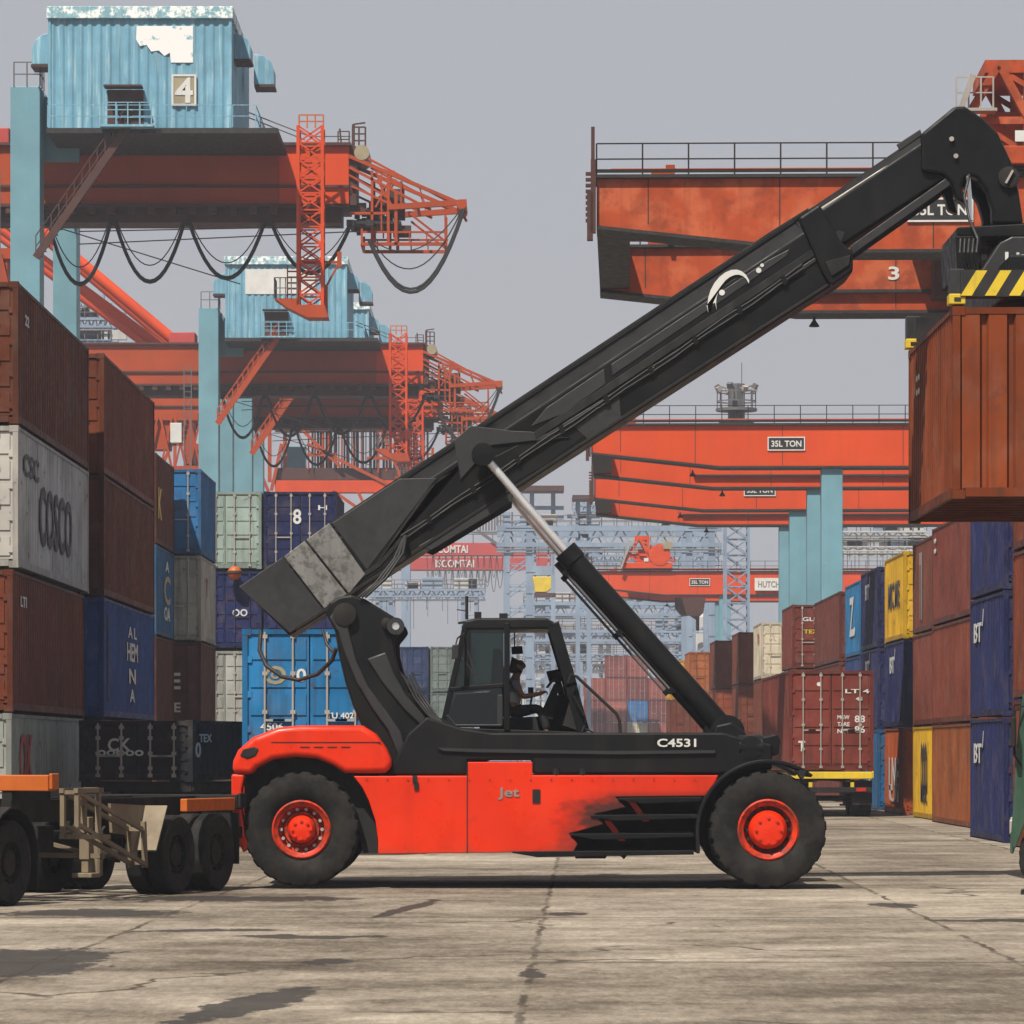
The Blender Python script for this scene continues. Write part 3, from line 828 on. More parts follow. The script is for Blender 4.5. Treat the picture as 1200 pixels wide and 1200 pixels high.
mk = MB().ppx([(624, 925), (633, 925), (633, 941), (624, 941)], YN, 55.235, 55.26); sb(mk, 'filler_slot', 'pit', t)
mk = MB()
for (a, b_) in ((486, 913), (488, 921)):
    c = W(a, b_, YN); mk.box(c.x - .03, c.x + .03, 55.225, 55.26, c.z - .05, c.z + .05)
for a in (683, 652):
    c = W(a, 905, YN); mk.tube([(c.x, 55.3, c.z - .05), (c.x, 55.3, c.z + .05)], .05, 8)
sb(mk, 'hinge', 'dark', t)
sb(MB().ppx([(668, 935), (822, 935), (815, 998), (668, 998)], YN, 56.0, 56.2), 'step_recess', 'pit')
for a, b_, z in ((724, 822, 937), (692, 817, 957), (668, 813, 979), (600, 813, 999.5)):
    q = MB().ppx([(a, z - 2), (b_, z - 3), (b_, z + 2), (a + 30, z + 5), (a, z)], YN, 55.22, 56.0); sb(q, 'step', 'black', bevel=.008)
for (a, z) in ((700, 955), (672, 978)):
    q = MB().ppx([(a + 36, z - 16), (a + 44, z - 16), (a + 62, z + 8), (a + 54, z + 8)], YN, 55.5, 55.56); sb(q, 'step_bracket', 'red')
q = MB().ppx([(675, 1000), (735, 1000), (735, 1004), (732, 1008), (728, 1004), (712, 1004), (710, 1007), (675, 1007)], YN, 55.6, 56.0); sb(q, 'step_hanger', 'dark')
sb(MB().ppx([(443, 912), (830, 912), (815, 990), (443, 995)], YN, 56.2, 58.8), 'chassis_core', 'black')
sb(MB().ppx([(812, 905), (850, 900), (905, 900), (905, 960), (850, 960), (815, 1000)], YN, 56.3, 57.9), 'axle_carrier', 'black')

sb(MB().ppx([(547, 894), (548.2, 894), (548.2, 1000), (547, 1000)], YN, 55.244, 55.26), 'panel_gap', 'pit', t)
for x in range(430, 840, 24):
    c = W(x, 913.5, YN); sb(MB().tube([(c.x, 55.235, c.z), (c.x, 55.26, c.z)], .014, 6), 'bolt', 'rim', t)
sb(MB().ppx([(318, 869.4), (446, 869.4), (446, 870.4), (318, 870.4)], YN, 55.214, 55.24), 'panel_gap', 'pit', o)
for x in (352, 368, 384, 400):
    sb(MB().ppx([(x, 875), (x + 11, 875), (x + 11, 876.4), (x, 876.4)], YN, 55.215, 55.24), 'hood_louvre', 'pit', o)
# upper frame and boom tower ----------------------------------------
frame = [(462, 893), (478, 860), (500, 840), (540, 853), (575, 858.5), (848, 858.5), (872, 866), (905, 872), (905, 902), (842, 907), (624, 907), (624, 891), (548, 891), (548, 908), (456, 908)]
fo = sb(MB().ppx(frame, 55.45, 55.45, 58.75), 'upper_frame', 'black', bevel=.03)
q = MB().ppx([(512, 876), (560, 877.5), (720, 880), (838, 879), (838, 882.5), (720, 884), (560, 881.5), (520, 880)], 55.42, 55.41, 55.46); sb(q, 'frame_rib', 'grey', fo)
mk = MB(); c = W(793, 870.5, 55.44); mk.text('C4531', (c.x, 55.435, c.z), (1, 0, 0), (0, 0, 1), .115, .54, .01); sb(mk, 'lettering', 'white', fo)
tower = [(380, 716), (386, 706), (398, 699), (412, 697), (428, 702), (470, 728), (473, 736), (468, 743), (462, 750), (463, 766), (468, 785), (480, 812), (504, 836), (545, 855), (572, 864), (572, 893), (548, 893), (548, 908), (455, 908), (451, 892), (437, 870), (423, 850), (413, 826), (404, 798), (397, 768), (392, 738)]
for y0, y1 in ((55.75, 55.95), (58.25, 58.45)):
    sb(MB().ppx(tower, 55.75, y0, y1), 'boom_support', 'black', bevel=.03)
rib1 = [(386, 724), (395, 712), (405, 712), (409, 740), (418, 775), (432, 805), (452, 832), (470, 858), (476, 880), (476, 906), (466, 906), (466, 884), (455, 856), (436, 830), (418, 800), (404, 765), (396, 740)]
sb(MB().ppx(rib1, 55.7, 55.68, 55.76), 'support_rib', 'grey', bevel=.02)
rib2 = [(430, 772), (452, 764), (462, 790), (476, 815), (500, 842), (545, 864), (545, 872), (500, 856), (474, 832), (448, 800)]
sb(MB().ppx(rib2, 55.7, 55.70, 55.76), 'support_rib', 'grey', bevel=.02)
sb(MB().ppx([(416, 800), (462, 780), (520, 850), (545, 880), (470, 900)], 56.5, 55.95, 58.25), 'support_web', 'black')
q = MB(); c = W(464, 734, 55.75); q.lathe_y([(.12, 55.70), (.12, 55.62), (.055, 55.62), (.055, 55.75)], c.x, c.z, 24); sb(q, 'lifting_eye', 'grey', smooth=40)
q = MB(); q.lathe_y([(.052, 55.64), (.001, 55.64)], c.x, c.z, 16); sb(q, 'eye_pin', 'chrome')
for a, b_, r in ((453, 730, .075), (404, 720, .16)):
    c = W(a, b_, 55.7); q = MB(); q.lathe_y([(r, 55.76), (r, 55.66), (r * .4, 55.64), (.001, 55.64)], c.x, c.z, 24); sb(q, 'pivot_pin', 'dark', smooth=40)

# boom ---------------------------------------------------------------
YB0, YB1 = 56.4, 57.8


def boom_seg(top0, bot0, top1, bot1, ya, yb, chT, chB=.06, tT=.76, tB=.05):
    rings = []
    for tp, bt in ((top0, bot0), (top1, bot1)):
        tp = W(tp[0], tp[1], YB0); bt = W(bt[0], bt[1], YB0)
        ring = []
        for tt, dy in ((0, chB), (tB, 0), (tT, 0), (1, chT)):
            p = bt.lerp(tp, tt); ring.append((p.x, ya + dy, p.z))
        for tt, dy in ((1, chT), (tT, 0), (tB, 0), (0, chB)):
            p = bt.lerp(tp, tt); ring.append((p.x, yb - dy, p.z))
        rings.append(ring)
    n = 8
    fs = [tuple(range(n - 1, -1, -1)), tuple(range(n, 2 * n))]
    for i in range(n):
        j = (i + 1) % n
        fs.append((i, j, j + n, i + n))
    return MB().add(rings[0] + rings[1], fs)


bo = sb(boom_seg((279, 686), (339, 745), (956, 238), (1000, 318), YB0, YB1, .24), 'outer_boom', 'black', bevel=.02)
ib = sb(boom_seg((930, 256), (962, 304), (1126, 124), (1122, 201), YB0 + .1, YB1 - .1, .12, .05, .82), 'inner_boom', 'black', bevel=.02)


def plate(poly, d, name, mat, parent=bo, y0=YB0, bev=.008, th=.02):
    for a, b_ in ((y0 - d, y0 + th), (YB1 - th + (YB0 - y0), YB1 + d + (YB0 - y0))):
        sb(MB().ppx(poly, YB0, a, b_), name, mat, parent, bevel=bev)


plate([(333, 652), (357, 634), (407, 697), (380, 713)], .018, 'wear_plate', 'lightgrey')
plate([(359, 632.5), (386, 613), (428, 673), (409, 695.5)], .018, 'wear_plate', 'lightgrey')
plate([(280, 688), (331, 653), (378, 714), (340, 742)], .008, 'tail_plate', 'grey')
plate([(389, 613), (468, 561), (512, 560), (430, 668)], .006, 'side_plate', 'grey')
plate([(516, 560), (470, 636), (446, 664), (400, 694), (396, 690), (440, 662), (500, 575), (545, 540), (550, 545)], .012, 'hose_trunk', 'pit')
plate([(532, 516), (552, 499), (600, 505), (622, 506), (668, 513), (622, 517), (576, 522), (540, 562), (536, 540)], .03, 'cylinder_bracket', 'grey', th=.04)
plate([(640, 505), (700, 500), (640, 545), (560, 590), (555, 570), (580, 535)], .004, 'shade_plate', 'black')
plate([(560, 600), (600, 575), (600, 588), (505, 645), (490, 640)], .008, 'side_plate', 'grey')
plate([(626, 506), (700, 458), (860, 352), (964, 284), (982, 270), (990, 273), (986, 284), (968, 291), (862, 362), (702, 468), (628, 515)], .035, 'slide_rail', 'pit')
plate([(628, 516), (703, 470), (862, 364), (968, 293), (970, 297), (864, 370), (705, 478), (632, 524)], .02, 'slide_rail', 'grey')
plate([(640, 478), (708, 432), (710, 450), (660, 485), (622, 500)], .012, 'side_plate', 'grey')
plate([(716, 427), (900, 305), (925, 292), (922, 300), (860, 343), (718, 440)], .010, 'side_plate', 'grey')
plate([(672, 500), (726, 464), (728, 490), (690, 516)], .010, 'side_plate', 'grey')
plate([(386, 612), (560, 497), (900, 272), (948, 242), (949, 245), (900, 277), (560, 502), (387, 616)], .025, 'edge_strip', 'pit', y0=YB0 + .16)
plate([(345, 735), (640, 545), (985, 322), (987, 325), (640, 549.5), (347, 739)], .02, 'edge_strip', 'dark')
plate([(936, 256), (960, 240), (984, 283), (999, 296), (999, 318), (974, 336), (964, 322), (956, 304), (946, 280)], .09, 'boom_collar', 'black', th=.3, bev=.03)
plate([(966, 308), (996, 300), (994, 312), (974, 325)], .12, 'collar_pad', 'pit')
plate([(947, 252), (1050, 186), (1051, 189), (950, 256)], .012, 'edge_strip', 'rod', ib, YB0 + .13)
plate([(996, 288), (1112, 206), (1116, 212), (1113, 217), (1000, 297)], .03, 'edge_strip', 'grey', ib, YB0 + .1)
plate([(1052, 167), (1080, 149), (1082, 156), (1056, 174)], .02, 'top_plate', 'grey', ib, YB0 + .2)
# white emblem: a swept crescent with dots
em = MB()
cres = []
for i in range(13):
    t = R(212 - i * 15.5); cres.append((856 + 27 * math.cos(t) * (1 if math.cos(t) < 0 else .9), 350 - 33 * math.sin(t)))
inner = []
for i in range(13):
    t = R(212 - i * 15.5); inner.append((860 + 21 * math.cos(t) * (1 if math.cos(t) < 0 else .93), 351 - 27 * math.sin(t)))
cres = [(x, y - (x - 855) * .30) for x, y in cres]; inner = [(x, y - (x - 855) * .30) for x, y in inner]
em.ppx([(828, 358)] + cres[1:] + inner[:0:-1] + [(838, 355)], YB0, YB0 - .02, YB0)
for a, b_, r in ((846, 343, 3.5), (889, 317, 3.2), (893, 311, 2.2)):
    em.ppx(circ(a, b_, r, 10), YB0, YB0 - .02, YB0)
sb(em, 'emblem', 'white', bo)
# hydraulic lines clipped along the flank
for k, (dy_, x0, y0, x1, y1) in enumerate(((0, 470, 628, 700, 474), (4, 472, 632, 702, 478), (0, 700, 474, 940, 311), (4, 702, 478, 942, 315))):
    pts = [W(x0 + (x1 - x0) * i / 8, y0 + (y1 - y0) * i / 8 + 1.2 * math.sin(i * 1.9 + k), YB0 - .035) for i in range(9)]
    sb(MB().tube(pts, .017, 6), 'oil_line', 'cable', bo, smooth=60)
for k in range(9):
    x = 500 + k * 52; y = 608 - k * 35.0
    sb(MB().ppx([(x - 2, y - 3), (x + 3, y - 6), (x + 7, y + 4), (x + 2, y + 7)], YB0, YB0 - .06, YB0), 'line_clip', 'black', bo)
for k in range(3):
    q = MB().tube([W(420 + 4 * k, 700, 55.7), W(440 + 6 * k, 684 - 3 * k, 55.75), W(462 + 5 * k, 655 - 3 * k, 55.9), W(474 + k, 628, YB0 - .03)], .02, 6); sb(q, 'hose', 'cable', smooth=60)
# boom head
head = [(1080, 156), (1119, 124), (1131, 124), (1152, 138), (1170, 156), (1186, 190), (1194, 222), (1200, 262), (1163, 262), (1163, 245), (1157, 224), (1147, 210), (1138, 205), (1131, 208), (1127, 216), (1133, 238), (1122, 234), (1117, 216), (1106, 204), (1080, 200)]
for a, b_ in ((YB0 + .02, YB0 + .3), (YB1 - .3, YB1 - .02)):
    sb(MB().ppx(head, YB0, a, b_), 'boom_head', 'black', bevel=.04)
sb(MB().ppx([(1100, 150), (1128, 130), (1172, 165), (1185, 215), (1165, 215), (1140, 190), (1100, 195)], YB0, YB0 + .3, YB1 - .3), 'head_web', 'black')
c = W(1182, 208, YB0)
q = MB(); q.lathe_y([(.15, YB0 + .04), (.15, YB0 - .04), (.1, YB0 - .05), (.001, YB0 - .05)], c.x, c.z, 24); sb(q, 'pivot_pin', 'dark', smooth=40)
q = MB(); q.bar((c.x - .05, YB0 - .055, c.z - .09), (c.x + .05, YB0 - .055, c.z + .09), .07, .03); sb(q, 'pin_lock', 'rod')
for a, b_ in ((1115, 163), (1120, 183)):
    q = MB(); c = W(a, b_, YB0); q.tube([(c.x, YB0 - .03, c.z), (c.x, YB0 + .03, c.z)], .035, 8); sb(q, 'grease_cap', 'rod')
# lift cylinders
for Yk in (56.1, 58.1):
    a = W(566, 533, 56.1); b_ = W(662, 645, 56.1); e = W(852, 858, 56.1)
    q = MB().tube([(a.x, Yk, a.z), (b_.x, Yk, b_.z)], .058, 24); sb(q, 'cylinder_rod', 'chrome', smooth=40)
    q = MB().tube([(b_.x, Yk, b_.z), (b_.lerp(e, .06).x, Yk, b_.lerp(e, .06).z), (b_.lerp(e, .065).x, Yk, b_.lerp(e, .065).z), (e.x, Yk, e.z)], [.175, .175, .155, .155], 24)
    bq = sb(q, 'cylinder_barrel', 'black', smooth=35)
    dn = (e - b_).normalized(); sd = Vector((-dn.z, 0, dn.x)) * .20
    if sd.x > 0: sd = -sd
    p1 = b_.lerp(e, .07) + sd; p2 = b_.lerp(e, .72) + sd
    q = MB().tube([(b_.x, Yk, b_.z), (p1.x, Yk, p1.z), (p2.x, Yk, p2.z), (b_.lerp(e, .78).x, Yk, b_.lerp(e, .78).z)], .02, 8); sb(q, 'oil_pipe', 'wire', bq, smooth=40)
    for tt in (.07, .4, .72):
        p1 = b_.lerp(e, tt); q = MB().bar((p1.x, Yk, p1.z), (p1.x + sd.x * 1.15, Yk, p1.z + sd.z * 1.15), .09, .08); sb(q, 'pipe_clamp', 'black', bq)
    q = MB(); q.lathe_y([(.16, Yk + .14), (.16, Yk - .14), (.001, Yk - .15)], a.x, a.z, 20); sb(q, 'cylinder_pin', 'black', smooth=40); q = MB(); q.lathe_y([(.24, Yk + .16), (.24, Yk - .16), (.001, Yk - .17)], e.x, e.z, 20); sb(q, 'cylinder_pin', 'black', smooth=40)
sb(MB().ppx([(832, 868), (838, 850), (856, 846), (872, 858), (880, 880), (832, 880)], 56.1, 55.8, 58.4), 'cylinder_mount', 'black', bevel=.03)
q = MB(); c = W(878, 876, 55.6); q.tube([(c.x - .15, 55.6, c.z), (c.x + .18, 55.6, c.z)], .17, 20); q.lathe_y([(.16, 55.5), (.16, 55.44), (.001, 55.43)], c.x + .02, c.z, 20); sb(q, 'work_lamp', 'black', smooth=40)
q = MB().ppx([(893, 864), (910, 860), (914, 868), (912, 884), (895, 888)], 55.6, 55.5, 55.9); sb(q, 'valve_block', 'black', bevel=.02)
# front fender
oc = circ(900, 975, 85, 26, 52, 188); ic = circ(900, 975, 81, 26, 52, 188)
fd = oc + [(816, 1000), (820, 1000)] + ic[::-1]
for y0, y1 in ((55.02, 56.2), (58.0, 59.15)):
    sb(MB().ppx(fd, 55.1, y0, y1), 'front_fender', 'black', bevel=.01)
q = MB().ppx([(932, 903), (945, 902), (940, 915)], 55.1, 55.0, 55.3); sb(q, 'fender_lamp', 'pit')

# cab ------------------------------------------------------------------
CY0, CY1 = 56.15, 57.95
cab = sb(MB().ppx([(516, 852), (690, 858), (690, 861), (512, 861)], CY0, CY0, CY1), 'cab', 'black', bevel=.015)


def bars(lst, w, y0, y1, name='cab_pillar', mat='black'):
    for a, b_ in lst:
        p, q_ = W(*a, CY0), W(*b_, CY0)
        for y in (y0, y1):
            m = MB().bar((p.x, y, p.z), (q_.x, y, q_.z), .08, w); sb(m, name, mat, cab, bevel=.01)


bars([((545, 734), (519, 850)), ((545, 734), (519, 850))][:1], .075, CY0 + .04, CY1 - .04)
bars([((594, 730), (594, 856))], .15, CY0 + .04, CY1 - .04)
bars([((648, 730), (670, 805)), ((668, 800), (684, 858))], .17, CY0 + .04, CY1 - .04)
bars([((527, 808), (590, 803))], .06, CY0 + .03, CY1 - .03, 'window_bar')
bars([((548, 735), (547, 806))], .03, CY0 + .03, CY1 - .03, 'window_bar')
bars([((528, 850), (588, 850)), ((586, 814), (586, 850)), ((524, 838), (534, 850))], .03, CY0 + .02, CY1 - .02, 'door_trim', 'grey')
for y in (CY0 + .06, CY1 - .06):
    sb(MB().ppx([(521, 848), (532, 812), (588, 808), (588, 850)], CY0, y, y + .02), 'lower_door', 'black', cab) if y > 57 else None
    sb(MB().ppx([(546, 735), (590, 735), (590, 804), (527, 808)], CY0, y, y + .012), 'window', 'glass', cab)
sb(MB().ppx([(521, 850), (528, 810), (588, 806), (588, 850)], CY0, CY0 + .05, CY0 + .062), 'window', 'glass', cab)
sb(MB().ppx([(541, 734), (545, 727), (560, 724), (640, 724), (655, 732), (652, 737), (541, 738)], CY0, CY0, CY1), 'cab_roof', 'black', cab, bevel=.03)
q = MB(); a, b_ = W(655, 735, CY0), W(688, 856, CY0); q.add([(a.x, CY0 + .1, a.z), (b_.x, CY0 + .1, b_.z), (b_.x, CY1 - .1, b_.z), (a.x, CY1 - .1, a.z), (a.x + .01, CY0 + .1, a.z), (b_.x + .01, CY0 + .1, b_.z), (b_.x + .01, CY1 - .1, b_.z), (a.x + .01, CY1 - .1, a.z)],
              [(0, 3, 2, 1), (4, 5, 6, 7), (0, 1, 5, 4), (1, 2, 6, 5), (2, 3, 7, 6), (3, 0, 4, 7)]); sb(q, 'windscreen', 'glass', cab)
q = MB().ppx([(660, 850), (668, 822), (676, 830), (684, 858)], CY0, CY0 + .1, CY1 - .1); sb(q, 'dashboard', 'pit', cab)
q = MB().ppx([(632, 840), (650, 800), (656, 802), (648, 842)], CY0, 56.9, 57.2); sb(q, 'steering_column', 'pit', cab)
q = MB()
c = W(648, 797, 57.05); pts = []
for i in range(17):
    t = 2 * math.pi * i / 16; pts.append((c.x + .08 * math.cos(t), 57.05 + .2 * math.sin(t), c.z + .16 * math.cos(t) * .6))
q.tube(pts, .018, 6, False); sb(q, 'steering_wheel', 'pit', cab, smooth=60)
q = MB().ppx([(570, 842), (620, 838), (624, 830), (596, 828), (588, 760), (578, 760), (574, 820)], 57.05, 56.85, 57.3); sb(q, 'seat', 'pit', cab, bevel=.04)
q = MB().ppx([(560, 858), (632, 858), (628, 840), (566, 842)], 57.05, 56.75, 57.4); sb(q, 'seat_base', 'pit', cab)
q = MB(); c = W(547, 726, 56.6); q.tube([(c.x, 56.6, c.z), (c.x, 56.6, c.z + .33)], .022, 6); q.tube([(c.x - .12, 56.6, c.z - .05), (c.x + .1, 56.6, c.z - .02)], .02, 6)
q.tube([(c.x - .14, 56.6, c.z + .14), (c.x, 56.6, c.z + .12)], .008, 5); sb(q, 'antenna', 'dark', cab)
q = MB(); c = W(560, 722, 56.4); q.box(c.x - .05, c.x + .05, 56.4, 56.5, c.z - .03, c.z + .06); c = W(590, 722, 56.4); q.box(c.x - .06, c.x + .06, 56.4, 56.5, c.z - .03, c.z + .04); sb(q, 'roof_lamp', 'dark', cab)
q = MB().tube([W(666, 800, 56.0), W(669, 790, 56.0), W(676, 793, 56.0), W(722, 836, 56.0), W(726, 844, 56.0), W(727, 860, 56.0)], .022, 6); sb(q, 'grab_rail', 'dark', smooth=60)
q = MB().tube([W(672, 815, 56.05), W(684, 838, 56.05), W(686, 850, 56.05), W(682, 858, 56.05)], .018, 6)
q.tube([W(683, 852, 56.05), W(698, 860, 56.05)], .014, 6); sb(q, 'cab_hose', 'dark', smooth=60)
q = MB().tube([W(544, 742, 56.12), W(536, 748, 55.95), W(534, 756, 55.9)], .012, 6); sb(q, 'mirror_arm', 'dark', cab)
q = MB().ppx([(530, 756), (538, 755), (537, 772), (529, 773)], 55.95, 55.86, 55.9); sb(q, 'mirror', 'grey', cab, bevel=.008)
q = MB().ppx([(640, 787), (662, 783), (666, 797), (644, 800)], 57.6, 57.4, 57.75).ppx([(650, 798), (657, 797), (664, 822), (657, 824)], 57.6, 57.5, 57.7); sb(q, 'control_panel', 'pit', cab, bevel=.01)
q = MB().ppx([(646, 816), (669, 812), (688, 858), (640, 858)], 57.2, 57.2, 57.85); sb(q, 'console', 'pit', cab, bevel=.02)
q = MB().ppx([(600, 842), (648, 838), (652, 858), (598, 858)], 57.5, 57.45, 57.85); sb(q, 'side_box', 'pit', cab, bevel=.02)
q = MB().bar(W(620, 836, 56.9), W(624, 812, 56.9), .03); q.box(*[f for p in zip(W(622, 812, 56.9) - Vector((.04, .04, 0)), W(622, 812, 56.9) + Vector((.04, .04, .08))) for f in p]); sb(q, 'control_lever', 'pit', cab)
q = MB().bar(W(603, 733, 57.7), W(603, 760, 57.7), .02); q.ppx([(599, 758), (612, 757), (613, 766), (600, 767)], 57.7, 57.66, 57.72); sb(q, 'hanging_mirror', 'pit', cab)
q = MB().bar(W(560, 800, 56.17), W(548, 762, 56.17), .02, .02); q.bar(W(556, 790, 56.16), W(541, 770, 56.16), .02); sb(q, 'wiper', 'cable', cab)
# hose loops
q = MB().tube([W(306, 738, 56.7), W(304, 762, 56.6), W(312, 780, 56.5), (W(330, 793, 56.4)), W(350, 797, 56.3), W(372, 790, 56.2), W(389, 774, 56.1), W(394, 760, 56.0)], .03, 8)
q.tube([W(378, 738, 56.3), W(383, 755, 56.2), W(392, 766, 56.1)], .022, 8); sb(q, 'hose', 'cable', smooth=60)
q = MB()
for k in range(4):
    q.tube([W(474 + 3 * k, 795 - 2 * k, 55.9), W(486 + 3 * k, 818 - k, 55.7), W(500 + 3 * k, 836, 55.6), W(516 + 2 * k, 852, 55.5)], .016, 6)
sb(q, 'hose', 'cable', smooth=60)
# spreader --------------------------------------------------------------
XC = 7.16
sp = sb(MB().box(XC - .42, XC + .42, 54.3, 59.9, 8.12, 8.62), 'spreader', 'black', bevel=.03)
for y in (54.0, 59.9):
    sb(MB().box(XC - 1.12, XC + 1.12, y, y + .3, 8.02, 8.38), 'end_beam', 'hblack', sp)
    st = MB()
    z0, z1 = 8.03, 8.37
    for i in range(7):
        x = XC - 1.12 + i * .325
        yy = y - .006 if y < 57 else y + .306
        x2 = min(x + .16, XC + 1.12)
        st.prism([(x, z0), (x + .15, z0), (min(x + .36, XC + 1.12), z1), (min(x + .21, XC + 1.12), z1)], min(yy, y + .15), max(yy, y + .15))
    sb(st, 'hazard_stripe', 'yellow', sp)
    for s in (-1, 1):
        x = XC + s * 1.16
        sb(MB().box(x - .11, x + .11, y + .02, y + .32, 7.92, 8.06), 'twistlock_block', 'yellow', sp, bevel=.012)
        sb(MB().box(x - .045, x + .045, y + .01, y + .03, 7.96, 8.01), 'block_slot', 'hblack', sp)
        sb(MB().box(x - .1, x + .1, y + .06, y + .3, 8.06, 8.40), 'corner_guide', 'grey', sp, bevel=.01)
q = MB().ppx([(1148, 320), (1172, 284), (1186, 277), (1260, 277), (1275, 320)], 55.6, 55.6, 56.6); hs = sb(q, 'rotator_housing', 'grey', sp, bevel=.02)
mk = MB(); c = W(1193, 300, 55.6); mk.text('Lin', (c.x, 55.592, c.z), (1, 0, 0), (0, 0, 1), .11, .36, .01); sb(mk, 'lettering', 'white', hs)
sb(MB().ppx([(1122, 266), (1275, 258), (1275, 276), (1150, 278), (1122, 276)], 56.0, 56.0, 58.0), 'rotator_plate', 'black', sp, bevel=.02)
sb(MB().ppx([(1120, 276), (1150, 276), (1150, 322), (1122, 322)], 56.0, 56.0, 58.0), 'spreader_frame', 'black', sp, bevel=.02)
q = MB()
for k in range(5):
    q.tube([W(1126 + 5 * k, 280, 55.8), W(1124 + 5 * k, 296, 55.7), W(1130 + 4 * k, 308, 55.75), W(1134 + 3 * k, 320, 55.8)], .018, 6)
q.tube([W(1136, 205, 56.3), W(1130, 230, 56.1), W(1136, 258, 56.0), W(1146, 280, 55.8)], .022, 6)
sb(q, 'hose', 'cable', sp, smooth=60)
sb(MB().box(XC - .35, XC + .35, 56.6, 57.6, 8.62, 9.35), 'rotator', 'black', sp)
sb(MB().ppx([(1133, 206), (1137, 206), (1141, 258), (1136, 258)], 56.3, 56.3, 56.4), 'damper_rod', 'chrome', sp)

container((7.16, 54.03, 5.30), C20, HS, 'blind', (.25, .055, .016), 'rust red container hanging from the spreader high at the right edge', [('L', '::', 4.6, 1.95, .3, .5, 'white')], 'containers being moved', rods='cont')

# ------------------------------------------------------------------ driver


def skin(name, verts, edges, root, mat, parent, sub=2):
    me = bpy.data.meshes.new(name); me.from_pydata([v[:3] for v in verts], edges, [])
    me.materials.append(M[mat]); o = bpy.data.objects.new(name, me); COL.objects.link(o)
    if parent: o.parent = parent
    bm = bmesh.new(); bm.from_mesh(me); ly = bm.verts.layers.skin.verify(); bm.verts.ensure_lookup_table()
    for i, v in enumerate(verts):
        d = bm.verts[i][ly]; d.radius = (v[3], v[4] if len(v) > 4 else v[3]); d.use_root = (i == root)
    bm.to_mesh(me); bm.free()
    m = o.modifiers.new('skin', 'SKIN'); m.use_smooth_shade = True
    s = o.modifiers.new('sub', 'SUBSURF'); s.levels = sub; s.render_levels = sub
    return o


def driver():
    loc = W(598, 838, 57.08); D = thing('person', loc, 'driver in dark clothes seated at the controls inside the stacker cab', 'person')
    # x forward, y across, z up; origin at the hips
    V = [(0, 0, .05, .10), (.0, 0, .2, .105), (.03, 0, .36, .11), (.06, 0, .48, .07), (.085, 0, .56, .052), (.105, 0, .63, .07, .078), (.12, 0, .72, .085, .095), (.115, 0, .79, .05, .06)]
    E = [(0, 1), (1, 2), (2, 3), (3, 4), (4, 5), (5, 6), (6, 7)]

    def chain(start, pts):
        p = start
        for v in pts:
            V.append(v); E.append((p, len(V) - 1)); p = len(V) - 1
        return p
    nose = chain(6, [(.225, 0, .69, .016)])
    for s in (-1, 1):
        chain(6, [(.10, s * .10, .70, .018)])
        w = chain(3, [(.06, s * .16, .46, .055), (.18, s * .24, .26, .043), (.40, s * .17, .30, .03), (.45, s * .15, .315, .032)])
        for k in range(4):
            chain(w, [(.50, s * (.12 + .022 * k), .33 + .004 * k, .009), (.53, s * (.12 + .022 * k), .315, .008), (.52, s * (.12 + .022 * k), .285, .007)])
        chain(w, [(.47, s * .11, .34, .010), (.51, s * .095, .34, .009)])
        k = chain(0, [(.10, s * .10, .05, .085), (.42, s * .13, .10, .062), (.50, s * .13, -.12, .05), (.52, s * .13, -.26, .036)])
        chain(k, [(.60, s * .13, -.285, .034), (.66, s * .13, -.29, .024)])
    skin('body', V, E, 0, 'skin', D)
    V = [(0, 0, .04, .125), (.0, 0, .2, .13), (.03, 0, .36, .135), (.06, 0, .48, .085)]
    E = [(0, 1), (1, 2), (2, 3)]
    for s in (-1, 1):
        n = len(V); V += [(.06, s * .165, .46, .068), (.13, s * .21, .34, .058)]; E += [(3, n), (n, n + 1)]
    skin('shirt', V, E, 0, 'shirt', D)
    V = [(.02, 0, .05, .12), (.02, 0, .25, .142), (.04, 0, .40, .142)]
    skin('safety_vest', V, [(0, 1), (1, 2)], 0, 'vest', D)
    V = [(0, 0, .02, .12)]; E = []
    for s in (-1, 1):
        n = len(V); V += [(.10, s * .10, .05, .098), (.42, s * .13, .10, .075), (.50, s * .13, -.12, .062), (.52, s * .13, -.23, .055)]; E += [(0, n), (n, n + 1), (n + 1, n + 2), (n + 2, n + 3)]
    skin('trousers', V, E, 0, 'trouser', D)
    V = [(.06, 0, .70, .098), (.10, 0, .775, .105), (.06, 0, .63, .06)]
    skin('hair', V, [(0, 1), (0, 2)], 0, 'hair', D)
    for s in (-1, 1):
        MB().lathe_z([(.001, -.012), (.012, 0), (.001, .012)], (.205, s * .035, .725), 8).build('eye', 'hblack', D)
    MB().box(.195, .208, -.03, .03, .655, .664).build('mouth', 'redletter', D)


driver()


